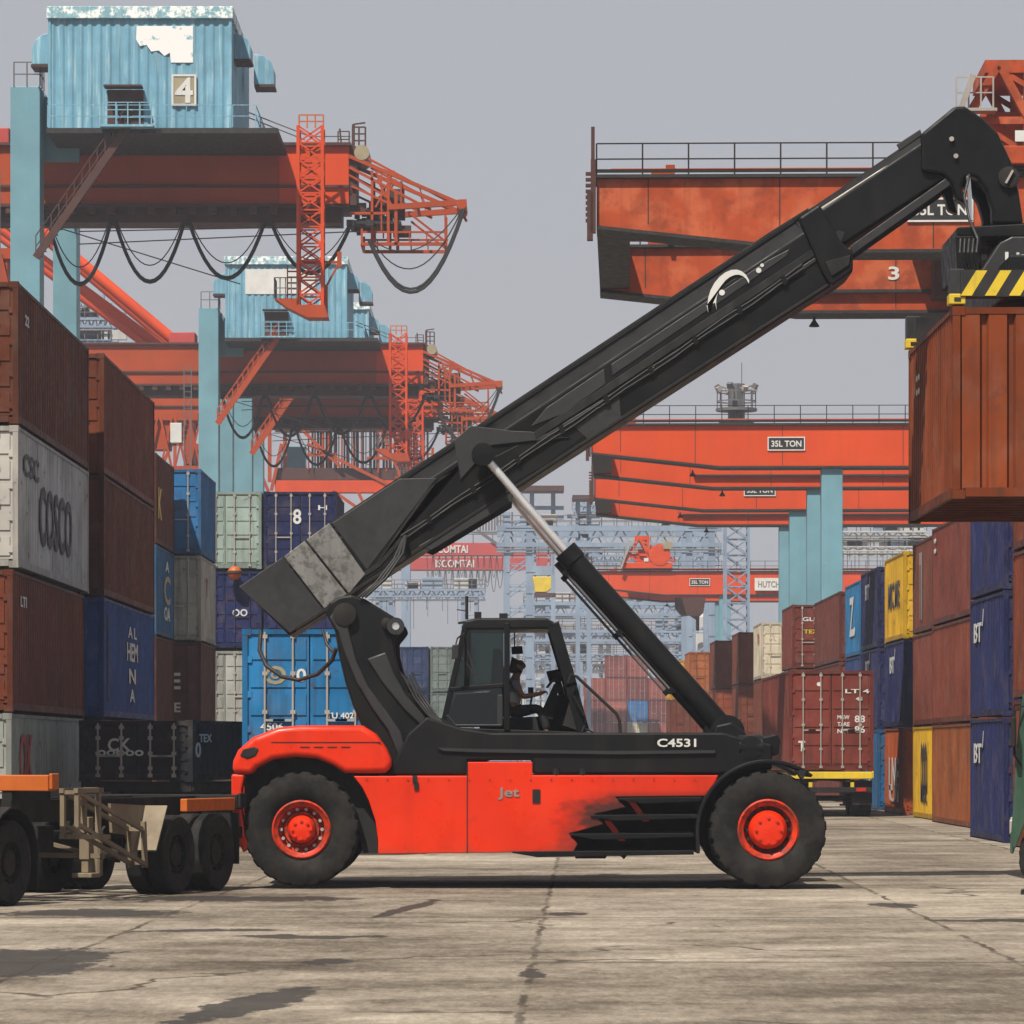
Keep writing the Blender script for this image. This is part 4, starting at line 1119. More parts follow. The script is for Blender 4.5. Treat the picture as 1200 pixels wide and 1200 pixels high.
# ------------------------------------------------------------------ yard trailers
def wheel(parent, x, y, r, w, s, rimmat='dark'):
    """truck wheel lying across local X; s = side the dish faces"""
    N = 64
    pr = [(.55, .10), (.62, .02), (.84, .0), (.95, .04), (1., .14), (1., .86), (.95, .96), (.84, 1.), (.62, .98), (.55, .90)]
    mb = MB()
    vs = []; fs = []; m = len(pr)
    for k in range(N):
        t = 2 * math.pi * k / N
        for i, (a, b) in enumerate(pr):
            rr = r * a - (.012 if 4 <= i <= 5 and k % 4 == 0 else 0)
            vs.append((x - w / 2 + w * b, y + rr * math.cos(t), r + rr * math.sin(t)))
    for k in range(N):
        k2 = (k + 1) % N
        for i in range(m - 1):
            fs.append((k * m + i, k2 * m + i, k2 * m + i + 1, k * m + i + 1))
    mb.add(vs, fs)
    o = mb.build('wheel', 'rubber', parent, smooth=35)
    d = MB(); vs = []; fs = []
    pr = [(.56, .40), (.52, .36), (.50, .12), (.34, .06), (.30, .30), (.14, .34), (.001, .35)]
    n = 28; m = len(pr)
    for k in range(n):
        t = 2 * math.pi * k / n
        for a, b in pr:
            vs.append((x + s * w * b, y + r * a * math.cos(t), r + r * a * math.sin(t)))
    for k in range(n):
        k2 = (k + 1) % n
        for i in range(m - 1):
            q = (k * m + i, k * m + i + 1, k2 * m + i + 1, k2 * m + i)
            fs.append(q)
    d.add(vs, fs)
    for i in range(8):
        t = 2 * math.pi * i / 8
        p = (x + s * w * .12, y + r * .42 * math.cos(t), r + r * .42 * math.sin(t)); d.tube([p, (p[0] + s * .05, p[1], p[2])], .018, 6)
    d.build('rim', rimmat, o, smooth=40)
    return o


def trailer(name, loc, rz, label, front, rail_mat, extra=False, group='yard trailers'):
    """skeletal container trailer; local +y points to its rear, origin under the middle of its tandem axle"""
    t = thing(name, loc, label, 'trailer', group, rz)
    f = MB()
    for s in (-1, 1):
        f.box(s * .48 - .07, s * .48 + .07, front, 1.45, 1.0, 1.28)
    for y in [front + .4 + i * 1.0 for i in range(int((1.3 - front) / 1.0))]:
        f.box(-.41, .41, y, y + .1, 1.04, 1.2)
    f.build('chassis_frame', 'dark', t)
    for y, zz, th in ((front, 1.60 if extra else 1.3, .2), (1.25, 1.3, .2)):
        hw = 1.06 if extra and y < 0 else 1.17
        b = MB().box(-hw, hw, y, y + .24, zz - th, zz).box(-hw - .045, -hw, y + .02, y + .22, zz - th + .02, zz + .02).box(hw, hw + .045, y + .02, y + .22, zz - th + .02, zz + .02)
        b.build('bolster', 'dark' if extra and y > 0 else rail_mat, t, bevel=.012)
    for s in (-1, 1):
        MB().box(s * 1.1 - .05, s * 1.1 + .05, -.35 if extra else front + .25, 1.24, 1.09, 1.26).build('side_rail', 'dark' if extra and s < 0 else rail_mat, t, bevel=.01)
        if extra:
            MB().box(s * .48 - .07, s * .48 + .07, front + .02, front + 1.1, 1.28, 1.42).build('gooseneck', 'dark', t)
        for y in (-.65, .65):
            wheel(t, s * .74, y, .525, .27, -s); wheel(t, s * 1.05, y, .525, .27, s)
        l = MB().box(s * .7 - .07, s * .7 + .07, -2.55, -2.41, .50, 1.05).box(s * .7 - .05, s * .7 + .05, -2.53, -2.43, .33, .5).box(s * .7 - .14, s * .7 + .14, -2.62, -2.34, .27, .33)
        l.build('landing_leg', 'beige', t, bevel=.01)
        MB().box(s * .9 - .28, s * .9 + .28, 1.28, 1.31, .35, 1.05).build('mudflap', 'dark', t)
        MB().box(s * .85 - .14, s * .85 + .14, 1.495, 1.53, .74, .84).build('tail_lamp', 'lamp', t)
        MB().box(s * .6 - .05, s * .6 + .05, 1.3, 1.44, .84, 1.0).build('bumper_post', rail_mat, t)
    MB().box(-1.15, 1.15, 1.40, 1.49, .70, .86).build('rear_bumper', 'dark', t, bevel=.01)
    a = MB()
    for y in (-.65, .65):
        a.tube([(-.95, y, .525), (.95, y, .525)], .075, 10)
    for s in (-1, 1):
        a.box(s * .5 - .06, s * .5 + .06, -1.1, 1.1, .62, .76); a.box(s * .5 - .05, s * .5 + .05, -.1, .1, .7, 1.0)
    a.build('axle', 'dark', t)
    if extra:
        # bent mudguard plate and welded ladder bracing on the near flank
        MB().xprism([(-2.05, 1.22), (-1.0, 1.18), (-1.22, .62), (-1.42, .60), (-1.55, .80), (-2.0, .84)], .80, .84).build('mudguard', 'beige', t)
        MB().xprism([(-1.35, .60), (-1.0, 1.18), (-.98, 1.18), (-1.33, .58)], .84, 1.16).build('mudguard', 'beige', t)
        l = MB()
        for x in (.92, 1.12):
            l.bar((x, -3.6, 1.38), (x, -1.7, .88), .05); l.bar((x, -3.6, .98), (x, -1.6, .42), .05)
            l.bar((x, -3.6, 1.38), (x, -3.6, .80), .06); l.bar((x, -1.65, .98), (x, -1.6, .38), .06); l.bar((x, -3.0, 1.42), (x, -3.0, .8), .06)
            l.bar((x, -3.65, .82), (x, -2.7, .80), .06); l.bar((x, -3.65, 1.40), (x, -2.9, 1.40), .06)
        for y, z in ((-3.6, 1.38), (-3., 1.41), (-1.7, .88), (-1.62, .44), (-2.7, .8)):
            l.bar((.92, y, z), (1.12, y, z), .05)
        for s in (-1,):
            l.bar((s * .95, -3.6, 1.36), (s * .95, -2.2, .6), .05); l.bar((s * .95, -3.4, .7), (s * .95, -1.6, .5), .05)
        l.bar((-.95, -2.48, .55), (.95, -2.48, .55), .06); l.bar((-.9, -2.4, .95), (.9, -2.4, .52), .05)
        l.build('bracing', 'beige', t)
        MB().lathe_z([(.06, .3), (.075, .28), (.075, .85), (.001, .85)], (.62, -2.0, 0), 12).build('air_cylinder', 'beige', t)
        for x, y in ((.3, -1.4), (-.2, -1.8), (.1, -1.1)):
            MB().tube(sag((x, y, .95), (x + .5, y + .7, .9), .3), .022, 6).build('air_line', 'cable', t)
        MB().box(-.35, .35, -3.2, -2.7, .6, .95).build('tool_box', 'dark', t, bevel=.02)
        MB().box(-.5, -.1, -1.9, -1.2, .55, .85).build('air_tank', 'dark', t, bevel=.05)
    return t


TR = -.347
u = Vector((.34, .94, 0)).normalized(); v = Vector((.94, -.34, 0)).normalized()
T0 = Vector((-5.30, 54.25, 0))
trailer('yard_trailer', T0, TR, 'orange edged skeletal trailer with beige bracing parked at the left foreground', -4.3, 'orange', True)
T1 = Vector((-6.75, 79.9, 0)) + u * 1.2
trailer('yard_trailer', T1, TR, 'trailer under the low black container behind the front left trailer', -2.9, 'dark')
b = container(T1 + u * -2.95 + Vector((0, 0, 1.3)), 2.99, 1.2, 'door', BLK, 'low black half height container on a trailer at left',
              [('N', 'CK', -.35, .72, .26, .5, 'white'), ('N', 'ooooo', -.33, .56, .12, 1.0, 'white'), ('R', '0', .25, .62, .3, .25, 'white'), ('R', 'TEX', .6, .85, .16, .6, 'white')],
              'containers being moved', rods='rod', rz=TR)
trailer('yard_trailer', (-3.66, 83.2, 0), math.pi, 'trailer carrying the bright blue container behind the stacker hood', -4.6 - 5.6, 'dark')
container((-3.66, 72.5, 1.32), C40, 2.79, 'door', SKY, 'bright blue container with white emblem doors behind the stacker',
          [('N', 'O', -.62, 1.95, .34, .4, 'tan'), ('N', 'o', -.62, 1.95, .14, .16, 'tan'), ('N', '0', -.15, 1.95, .24, .18, 'white'), ('N', '4506', -.68, 1.02, .14, .42, 'white'), ('N', 'TU 402', .55, 1.22, .11, .5, 'white'), ('N', '22', .45, .95, .12, .2, 'white'), ('N', 'T', .4, .5, .12, .1, 'white'), ('N', 'P', -.18, .42, .3, .3, 'tan')],
          'containers being moved', rods='rod')
trailer('yard_trailer', (9.18, 116.7, 0), math.pi, 'yellow ended trailer carrying the dark red container at right', -9.8, 'yellow')
container((9.18, 115.3, 1.32), C40, 2.896, 'door', (.20, .042, .030), 'dark red container with white door writing on a trailer at right',
          [('N', '.', -.35, 2.5, .12, .14, 'white'), ('N', 'LT 4', .75, 2.3, .12, .7, 'white'), ('N', '45', .8, 2.08, .1, .2, 'white'), ('N', 'MGW', .35, 1.55, .12, .35, 'white'), ('N', 'TARE', .35, 1.35, .12, .35, 'white'), ('N', 'NET', .35, 1.15, .12, .35, 'white'), ('N', '88', .82, 1.5, .2, .3, 'white'), ('N', '86', .82, 1.2, .2, .3, 'white'), ('N', 'T', -.85, .72, .3, .2, 'white')],
          'containers being moved', rods='rod')

# tractor at the left edge, coupled to the front trailer
tk = thing('truck_tractor', T0 + u * -5.05 + v * -.22, 'dark tractor truck coupled to the front left trailer at the left edge', 'truck', None, TR)
f = MB()
for s in (-1, 1):
    f.box(s * .42 - .05, s * .42 + .05, -4.6, .9, .72, .98)
f.box(-.5, .5, -.45, .45, .98, 1.06); f.box(-.37, .37, .7, .8, .72, .95)
f.build('chassis_frame', 'dark', tk)
for s in (-1, 1):
    wheel(tk, s * .74, 0, .525, .27, -s); wheel(tk, s * 1.05, 0, .525, .27, s); wheel(tk, s * 1.0, -3.6, .525, .29, s)
    MB().box(s * .9 - .3, s * .9 + .3, .62, .65, .18, .95).build('mudflap', 'dark', tk)
    g = MB(); arc = [(-.66 * math.cos(R(20 * i)), .56 + .66 * math.sin(R(20 * i))) for i in range(10)]
    g.xprism(arc + [(a * .965, .56 + (z - .56) * .965) for a, z in arc[::-1]], s * .9 - .3, s * .9 + .3); g.build('mudguard', 'dark', tk)
    lm = MB(); lm.bar((s * 1.0, .66, .35), (s * 1.0, .66, .95), .03); lm.bar((s * .8, .67, .62), (s * 1.1, .67, .62), .04); lm.bar((s * .75, .67, .5), (s * 1.1, .67, .25), .05)
    lm.build('flap_stay', 'beige', tk)
for i in range(3):
    t_ = R(90 + 120 * i)
    q = MB(); cx, cz = .92, .30
    p = [(0, 0), (.045 * math.cos(t_ - .5), .045 * math.sin(t_ - .5)), (.085 * math.cos(t_), .085 * math.sin(t_)), (.045 * math.cos(t_ + .5), .045 * math.sin(t_ + .5))]
    q.prism([(cx + a, cz + c_) for a, c_ in p], .665, .67); q.build('flap_mark', 'white', tk)
cb = MB().xprism([(-4.75, .65), (-3.0, .65), (-3.0, 2.75), (-4.45, 2.75), (-4.75, 1.75)], -1.2, 1.2); cb.build('cab', 'green', tk, bevel=.05)
MB().xprism([(-4.735, 1.85), (-4.70, 1.82), (-4.44, 2.62), (-4.475, 2.64)], -1.05, 1.05).build('windscreen', 'pit', tk)
MB().tube([(-.62, -1.5, .75), (-.62, -2.6, .75)], .25, 14).build('fuel_tank', 'rod', tk, smooth=40)

# green truck waiting at the right edge, nose to the left
gt = thing('lorry', (8.08, 53.56, 0), 'green lorry with its cab at the right edge under the hanging container', 'lorry', None, -.13)
cp = [(-1.37, .62), (-1.40, .78), (-1.36, 1.35), (-1.35, 1.58), (-1.25, 2.62), (-1.16, 2.74), (-.9, 2.80), (.75, 2.80), (.8, 2.7), (.8, .62), (-.22, .62), (-.35, .98), (-.78, 1.14), (-1.2, 1.0), (-1.34, .62)]
MB().prism(cp, -1.15, 1.15).build('cab', 'green', gt, bevel=.05, seg=3)
for y in (-1.17, 1.17):
    MB().prism([(-1.12, 1.62), (-.95, 2.58), (-.1, 2.58), (-.1, 1.62)], min(y, y * .985), max(y, y * .985)).build('window', 'pit', gt)
    d = MB(); s = 1 if y > 0 else -1
    for a, c_ in (((-1.2, 1.0), (-1.2, 1.55)), ((-.02, 1.0), (-.02, 2.65)), ((-1.2, 1.0), (-.02, 1.0))):
        d.bar((a[0], y, a[1]), (c_[0], y, c_[1]), .012)
    d.build('door_gap', 'pit', gt)
    m = MB(); m.tube([(-1.2, y, 2.5), (-1.36, y * 1.12, 2.45), (-1.36, y * 1.12, 1.85), (-1.26, y, 1.7)], .015, 6); m.build('mirror_arm', 'dark', gt)
    MB().box(-1.40, -1.34, y * 1.12 - .1, y * 1.12 + .1, 1.95, 2.35).build('mirror', 'dark', gt, bevel=.015)
    MB().box(-1.42, -1.3, y * .78 - .12, y * .78 + .12, .8, 1.0).build('headlight', 'rod', gt, bevel=.02)
    MB().box(-.3, -.12, min(y, y * 1.02), max(y, y * 1.02), 1.42, 1.47).build('door_handle', 'rod', gt)
    # wheels: lathe along Y
    for cx in (-.80, 4.2):
        w = MB(); y0 = y * 1.02 if s > 0 else y * 1.02
        r = .50
        w.lathe_y([(r * .55, y0 - s * .02), (r * .62, y0), (r * .86, y0), (r * .97, y0 - s * .03), (r, y0 - s * .06), (r, y0 - s * .24), (r * .95, y0 - s * .28), (r * .6, y0 - s * .28)], cx, r, 48,
                  lambda i, k: -.012 if i in (3, 4, 5) and k % 4 == 0 else 0)
        wo_ = w.build('wheel', 'rubber', gt, smooth=35)
        w = MB(); w.lathe_y([(r * .56, y0 - s * .02), (r * .5, y0 - s * .1), (r * .3, y0 - s * .1), (r * .26, y0 + s * .0), (.001, y0 + s * .02)], cx, r, 28); w.build('rim', 'dark', wo_, smooth=40)
MB().box(-1.41, -1.36, -1.10, 1.10, .55, .84).build('bumper', 'green', gt, bevel=.03)
MB().prism([(-1.335, 1.68), (-1.355, 1.68), (-1.27, 2.56), (-1.25, 2.56)], -1.0, 1.0).build('windscreen', 'pit', gt)
f = MB()
for y in (-.42, .42):
    f.box(-1.2, 6.0, y - .05, y + .05, .62, .88)
f.build('chassis_frame', 'dark', gt)
MB().box(1.0, 6.2, -1.2, 1.2, .90, 1.08).build('flatbed', 'dark', gt, bevel=.01)

# ------------------------------------------------------------------ quay cranes on the left (boom with blue machinery house)
CY = 188.0
CO = Vector((-22.8, CY, 0))


def C(px, py, dy=0.):
    p = W(px, py, CY); return Vector((p.x, CY + dy, p.z)) - CO


def CF(px, py, dy):
    """same, but the measurement is taken at that depth"""
    return W(px, py, CY + dy) - CO


def quay_crane(label):
    t = thing('quay_crane', CO, label, 'crane', 'blue housed quay cranes on the left')
    # legs
    for (x0, x1, dy, top, back) in ((12, 47, -4, 101, 0), (62, 90, 14, 262, 0)):
        a = CF(x0, top, dy); b_ = CF(x1, top, dy)
        MB().box(a.x, b_.x, dy, dy + 1.6, 0, a.z).build('leg', 'craneblue', t, bevel=.04)
        MB().box(a.x - 22, b_.x - 22, dy, dy + 1.6, 0, a.z).build('leg', 'craneblue', t, bevel=.04)
    a = CF(47, 101, -4)
    MB().xprism([(-4 + 1.6, a.z - .1), (16, a.z - .1), (16, a.z - 1.4), (-4 + 1.6, a.z - 1.4)], a.x - 1.3, a.x - .1).build('cross_beam', 'craneblue', t, bevel=.03)
    MB().box(a.x - 1.25, a.x - .15, -2.4, 14, 12.2, 13.6).build('cross_beam', 'craneblue', t, bevel=.03)
    q = MB(); q.prism([(a.x - .02, a.z), (a.x + 1.6, a.z - 2.6), (a.x + 1.6, a.z - 3.2), (a.x - .02, a.z - 3.2)], -2.3, -2.0); q.build('gusset', 'craneblue', t)
    q = MB(); rail(q, [(a.x - 1.2, -4, a.z), (a.x, -4, a.z), (a.x, -2.5, a.z)], 1.1, .8, .03); q.build('railing', 'wire', t)
    for i in range(3):
        q = MB(); x = a.x - 1.9
        q.bar((x, -3.6, 2 + i * 9), (x, -3.6, 10.5 + i * 9), .07); q.bar((x - .5, -3.6, 2 + i * 9), (x - .5, -3.6, 10.5 + i * 9), .07)
        for k in range(22):
            q.bar((x, -3.6, 2.2 + i * 9 + k * .38), (x - .5, -3.6, 2.2 + i * 9 + k * .38), .04)
        q.build('ladder', 'wire', t)
    # girder
    g0 = C(-360, 171); g1 = C(409, 171); zt = g0.z; zm = C(0, 240).z; zb = C(0, 259).z
    xsp = C(327, 171).x
    q = MB().box(g0.x, xsp, 0, 3.2, zm, zt); gd = q.build('girder', 'cranered', t, bevel=.03)
    MB().box(xsp, g1.x, 0, 3.2, zm, zt).build('lit_girder_tip', 'craneredb', t, bevel=.03)  # brighter paint beyond the house shadow, whose edge is put into the colour
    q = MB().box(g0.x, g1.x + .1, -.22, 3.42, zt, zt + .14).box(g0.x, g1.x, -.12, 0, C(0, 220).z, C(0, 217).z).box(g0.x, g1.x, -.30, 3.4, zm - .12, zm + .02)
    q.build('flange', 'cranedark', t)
    MB().box(g0.x, C(400, 0).x, .5, 2.7, zb, zm - .12).build('rail_beam', 'cranedark', t)
    MB().box(g1.x, g1.x + .35, .1, 3.1, zm, zt).build('girder_end', 'cranedark', t)
    q = MB()
    for i in range(24):
        x = g0.x + .95 * i + 5.2; q.box(x, x + .35, -.25, .5, zm - .42, zm - .12)
    q.build('rail_bracket', 'cranedark', t)
    # machinery house, overhanging towards the front
    dy = -6.
    h0 = CF(58, 22, dy); h1 = CF(270, 152, dy); hd = 13.
    q = MB()
    corr(q, dy, h1.x - h0.x, h1.z, h0.z, -1, 'x', .05, .42, .06)
    q.v = [(x + h0.x, y, z) for x, y, z in q.v]
    e = MB(); corr(e, h1.x, hd, h1.z, h0.z, 1, 'y', .05, .42, .06); q.add([(x, y + dy, z) for x, y, z in e.v], e.f)
    e = MB(); corr(e, h0.x, hd, h1.z, h0.z, -1, 'y', .05, .42, .06); q.add([(x, y + dy, z) for x, y, z in e.v], e.f)
    q.box(h0.x + .06, h1.x - .06, dy + .06, dy + hd, h1.z, h0.z)
    for x in (h0.x, h1.x):
        q.box(x - .06, x + .06, dy - .06, dy + .1, h1.z, h0.z)
    hs = q.build('machinery_house', 'houseblue', t)
    zr = CF(0, 8, dy).z
    MB().box(h0.x - .12, h1.x + .12, dy - .16, dy + hd + .1, h0.z, zr).build('roof_fascia', 'fascia', hs, bevel=.02)
    MB().box(h0.x - .05, h1.x + 2.2, dy - .8, dy + hd + .6, h1.z - .28, h1.z - .04).build('floor_deck', 'soot_shade', t)
    q = MB(); rail(q, [(h0.x, dy - .75, h1.z), (h1.x + 1.2, dy - .75, h1.z), (h1.x + 1.2, dy + hd, h1.z)], 1.0, 1.1, .022); q.build('railing', 'houseblue', t)
    w0 = CF(160, 30, dy - .1); w1 = CF(226, 73, dy - .1)
    q = MB().prism([(w0.x, w0.z), (w1.x, w0.z), (w1.x, w1.z), (w1.x - 1.0, w1.z), (w1.x - 1.05, w1.z + .45), (w1.x - 1.3, w1.z + .3), (w1.x - 1.55, w1.z + .55), (w1.x - 1.9, w1.z + .5), (w1.x - 2.1, w1.z + .8), (w0.x + .15, w1.z + .75), (w0.x - .03, w1.z + 1.05)], dy - .03, dy + .01)
    q.build('name_board', 'flakewhite', hs)
    # vent hoods
    for (x, s, z, k) in ((h0.x, -1, CF(0, 70, dy).z, 1.), (h1.x, 1, CF(0, 58, dy).z, .8), (h1.x + .55, 1, CF(0, 95, dy + 7).z, 1.)):
        y0 = dy + (1.2 if s < 0 else 2.5 if k < 1 else 8.)
        arc = [(x, z), (x + s * .95 * k, z), (x + s * .95 * k, z + .7 * k), (x + s * .8 * k, z + 1.1 * k), (x + s * .45 * k, z + 1.38 * k), (x, z + 1.45 * k)]
        vh = MB().prism(arc, y0, y0 + 1.5); vh.build('vent_hood', 'houseblue', hs, bevel=.03)
        MB().prism([(x + s * .02, z - .12), (x + s * .99 * k, z - .12), (x + s * .99 * k, z - .005), (x + s * .02, z - .005)], y0 - .03, y0 + 1.53).build('vent_rim', 'cranedark', hs)
    # door bay
    d0 = CF(126, 104, dy); d1 = CF(168, 152, dy)
    MB().box(d0.x, d1.x, dy - .02, dy + .05, d0.z - 1.9, d0.z - .05).build('door', 'cranedark', hs)
    MB().box(d0.x - .1, d1.x, dy - .9, dy - .06, d0.z - .03, d0.z + .05).build('door_canopy', 'cranedark', hs)
    q = MB(); rail(q, [(d0.x, dy - 1.5, h1.z), (d1.x + .5, dy - 1.5, h1.z)], 1.0, .5, .025, 3); q.box(d0.x - .2, d1.x + .6, dy - 1.6, dy - .8, h1.z - .1, h1.z); q.build('door_landing', 'houseblue', t)
    # stair from the house down to the leg
    for s in (0, .8):
        q = MB(); p0 = CF(150, 148, dy - 1 + s); p1 = CF(42, 302, dy - 1 + s); q.bar(p0, p1, .14, .34)
        n = 24
        if s == 0:
            for i in range(n):
                p = p0.lerp(p1, (i + .5) / n); q.box(p.x - .14, p.x + .14, p.y + .05, p.y + .8, p.z - .02, p.z + .02)
        for i in range(0, 13):
            p = p0.lerp(p1, i / 12); q.bar(p, p + Vector((0, 0, 1.0)), .045)
        q.bar(p0 + Vector((0, 0, 1.)), p1 + Vector((0, 0, 1.)), .045); q.bar(p0 + Vector((0, 0, .5)), p1 + Vector((0, 0, .5)), .04)
        q.build('stair', 'cranered', t)
    # festoon cables
    yy = -.35
    for a, b_, lo in (((58, 262), (131, 262), 335), ((136, 262), (217, 262), 332), ((222, 262), (311, 262), 328), ((318, 262), (411, 266), 320)):
        for k in range(3):
            p, q_ = C(a[0] + k * 1.3, a[1], yy - k * .06), C(b_[0] - k * 1.3, b_[1], yy - k * .06)
            dr = (lo - 262) / 25.0 * (1, .97, .72)[k]
            MB().tube(sag(p, q_, dr), (.075, .05, .028)[k], 6).build('festoon_cable', 'cable', t, smooth=60)
    for k in range(4):
        p, q_ = C(433 + k * 1.5, 283, yy), C(544 - k * 1.2, 246, yy)
        pts = sag(p, q_, (78, 74, 50, 28)[k] / 25.0)
        MB().tube(pts, (.085, .06, .035, .03)[k], 6).build('festoon_cable', 'cable', t, smooth=60)
    for x in (58, 134, 219, 314, 411, 433):
        p = C(x, 259, yy); MB().box(p.x - .18, p.x + .18, yy - .15, yy + .15, p.z - .28, p.z).build('cable_trolley', 'soot_shade', t)
    # thin ropes
    q = MB()
    for a, b_ in (((290, 128), (362, 156)), ((290, 134), (356, 160)), ((362, 156), (410, 156)), ((90, 283), (440, 267)), ((90, 268), (400, 262)), ((280, 330), (60, 262))):
        q.tube([C(*a, 1), C(*b_, 1)], .03, 5)
    q.build('rope', 'wire', t)
    # lattice access tower hanging before the girder
    q = MB(); p0, p1 = C(367, 372, -2.2), C(367, 158, -2.2)
    lattice(q, p0, p1, 1.12, 1.2, 11, .15, .07); q.build('lattice_mast', 'craneredb', t)
    q = MB(); a, b_ = C(326, 358, -2.4), C(388, 380, -2.4)
    q.prism([(a.x, a.z), (C(352, 0).x, a.z), (C(352, 0).x, a.z - .3), (C(384, 0).x, a.z - .3), (b_.x, b_.z), (C(364, 0).x, b_.z), (C(340, 0).x, C(0, 368).z)], -3.0, -1.4)
    q.build('cabin_floor', 'cranered', t)
    q = MB(); rail(q, [(a.x, -3, a.z), (C(352, 0).x, -3, a.z)], .95, .28, .025); rail(q, [(a.x, -3, a.z), (a.x, -1.4, a.z)], .95, .5, .025); q.build('railing', 'wire', t)
    q = MB(); x0 = C(340, 0).x; x1 = C(354, 0).x
    for x in (x0, x1):
        q.bar((x, -2.2, a.z), (x, -2.2, C(0, 318).z), .06)
    for i in range(6):
        z = a.z + i * (C(0, 318).z - a.z) / 6; q.bar((x0, -2.2, z), (x1, -2.2, z), .07)
    q.bar(C(352, 314, -2.2), C(400, 314, -2.2), .12); q.bar(C(400, 302, -2.2), C(400, 320, -2.2), .2); q.bar(C(398, 318, -2.2), C(386, 340, -2.2), .09)
    q.bar(C(385, 340, -2.2), C(385, 380, -2.2), .14)
    q.build('ladder', 'cranered', t)
    q = MB(); a_, b__ = C(354, 152, -2.6), C(382, 160, -2.6); rail(q, [(a_.x, -2.6, b__.z), (b__.x, -2.6, b__.z)], .6, .35, .035); q.build('mast_cage', 'orange', t)
    # boom tip
    for yk in (0, 2.9):
        q = MB()
        for a, b_, w in (((409, 183), (540, 239), .17), ((409, 196), (505, 246), .12), ((432, 186), (525, 236), .1), ((455, 243), (547, 237), .26), ((425, 272), (524, 272), .09), ((424, 286), (524, 286), .15),
                         ((424, 268), (424, 287), .1), ((436, 200), (436, 286), .12), ((455, 200), (455, 286), .13), ((447, 205), (447, 270), .07), ((464, 225), (464, 287), .15), ((522, 245), (522, 287), .1), ((480, 250), (522, 283), .1),
                         ((470, 214), (470, 243), .08), ((412, 218), (470, 245), .1), ((409, 205), (455, 232), .09), ((409, 250), (455, 250), .12), ((540, 239), (546, 250), .12), ((440, 200), (460, 243), .08), ((462, 200), (440, 243), .08), ((490, 215), (500, 245), .06), ((440, 272), (440, 286), .06), ((480, 272), (480, 286), .06), ((500, 272), (500, 286), .06)):
            q.bar(C(*a, yk), C(*b_, yk), w)
        q.build('boom_tip_truss', 'cranered', t)
    for a in ((540, 239), (470, 214), (424, 286), (522, 287), (455, 243), (490, 243)):
        MB().bar(C(*a, 0), C(*a, 2.9), .12).build('tie_beam', 'cranered', t)
    MB().box(C(409, 0).x, C(470, 0).x, 0, 2.9, C(0, 262).z, C(0, 259).z).build('tip_deck', 'soot_shade', t)
    # trolley hanging behind the front leg
    q = MB().box(-4.2, -.6, .2, 3.0, 25.0, 25.5).box(-4.0, -2.6, .4, 2.6, 23.0, 25.0).box(-1.6, -.9, .3, 2.6, 22.0, 25.0)
    for i in range(4):
        q.bar((-4.2 + i, .1, 25.2), (-3.4 + i, .1, 21.6), .16); q.bar((-3.4 + i, .1, 25.2), (-4.2 + i, .1, 21.6), .12)
    q.box(-4.4, -.5, 0, 2.8, 21.4, 21.8); q.build('trolley', 'cranered', t)
    MB().box(-2.5, -1.7, -.1, .9, 23.4, 24.8).build('trolley_cabin', 'white', t, bevel=.04)
    q = MB()
    for i in range(26):
        a = C(409 + (i * 37 % 52), 236 + (i * 23 % 36), .4 + (i % 5) * .5); b_ = a + Vector((.25 + .3 * ((i * 7) % 3), .3, .15 + .2 * (i % 4)))
        q.box(a.x, b_.x, a.y, b_.y, a.z, b_.z)
    q.build('rope_gear', 'cranedark', t)
    q = MB(); p = C(541, 240, 0); q.tube([(p.x, -.2, p.z), (p.x, 3.1, p.z)], .24, 14); q.build('end_roller', 'cranered', t, smooth=40)
    q = MB(); p = C(424, 179, 0); q.tube([(p.x, -.1, p.z), (p.x, 3.0, p.z)], .36, 16); q.build('sheave_drum', 'tan', t, smooth=40)
    q = MB(); rail(q, [C(396, 172, .2), C(409, 172, .2)], .75, .5, .03); rail(q, [C(413, 172, .2), C(428, 172, .2)], .95, .35, .04, 3)
    q.bar(C(400, 172, .2), C(398, 150, .2), .08); q.bar(C(414, 178, .2), C(414, 145, .2), .14); q.bar(C(414, 145, .2), C(428, 143, .2), .07); q.build('railing', 'cranedark', t)
    # stays landing on the girder behind the leg
    S = 285 / 4700.
    for k, (dx, dz) in enumerate(((0, 0), (-1.0, -.95))):
        b_ = Vector((-24.2 + dx * .5, .6 + k * 1.4, zt + .1)); a = Vector((-35.4 + dx, .6 + k * 1.4, zt + 9.2 + dz)); e = a + (a - b_) * .7
        MB().tube([Vector((b_.x + 22.8 - .6 + dx * .9, b_.y, b_.z)), Vector((e.x + 22.8 + dx * .4, e.y, e.z))], .40 - .04 * k, 14).build('stay_tube', 'craneredb', t, smooth=40)
    MB().box(-2.6, -.8, .2, 2.6, zt + .14, zt + .9).build('stay_anchor', 'pinkred', t, bevel=.05)
    return t


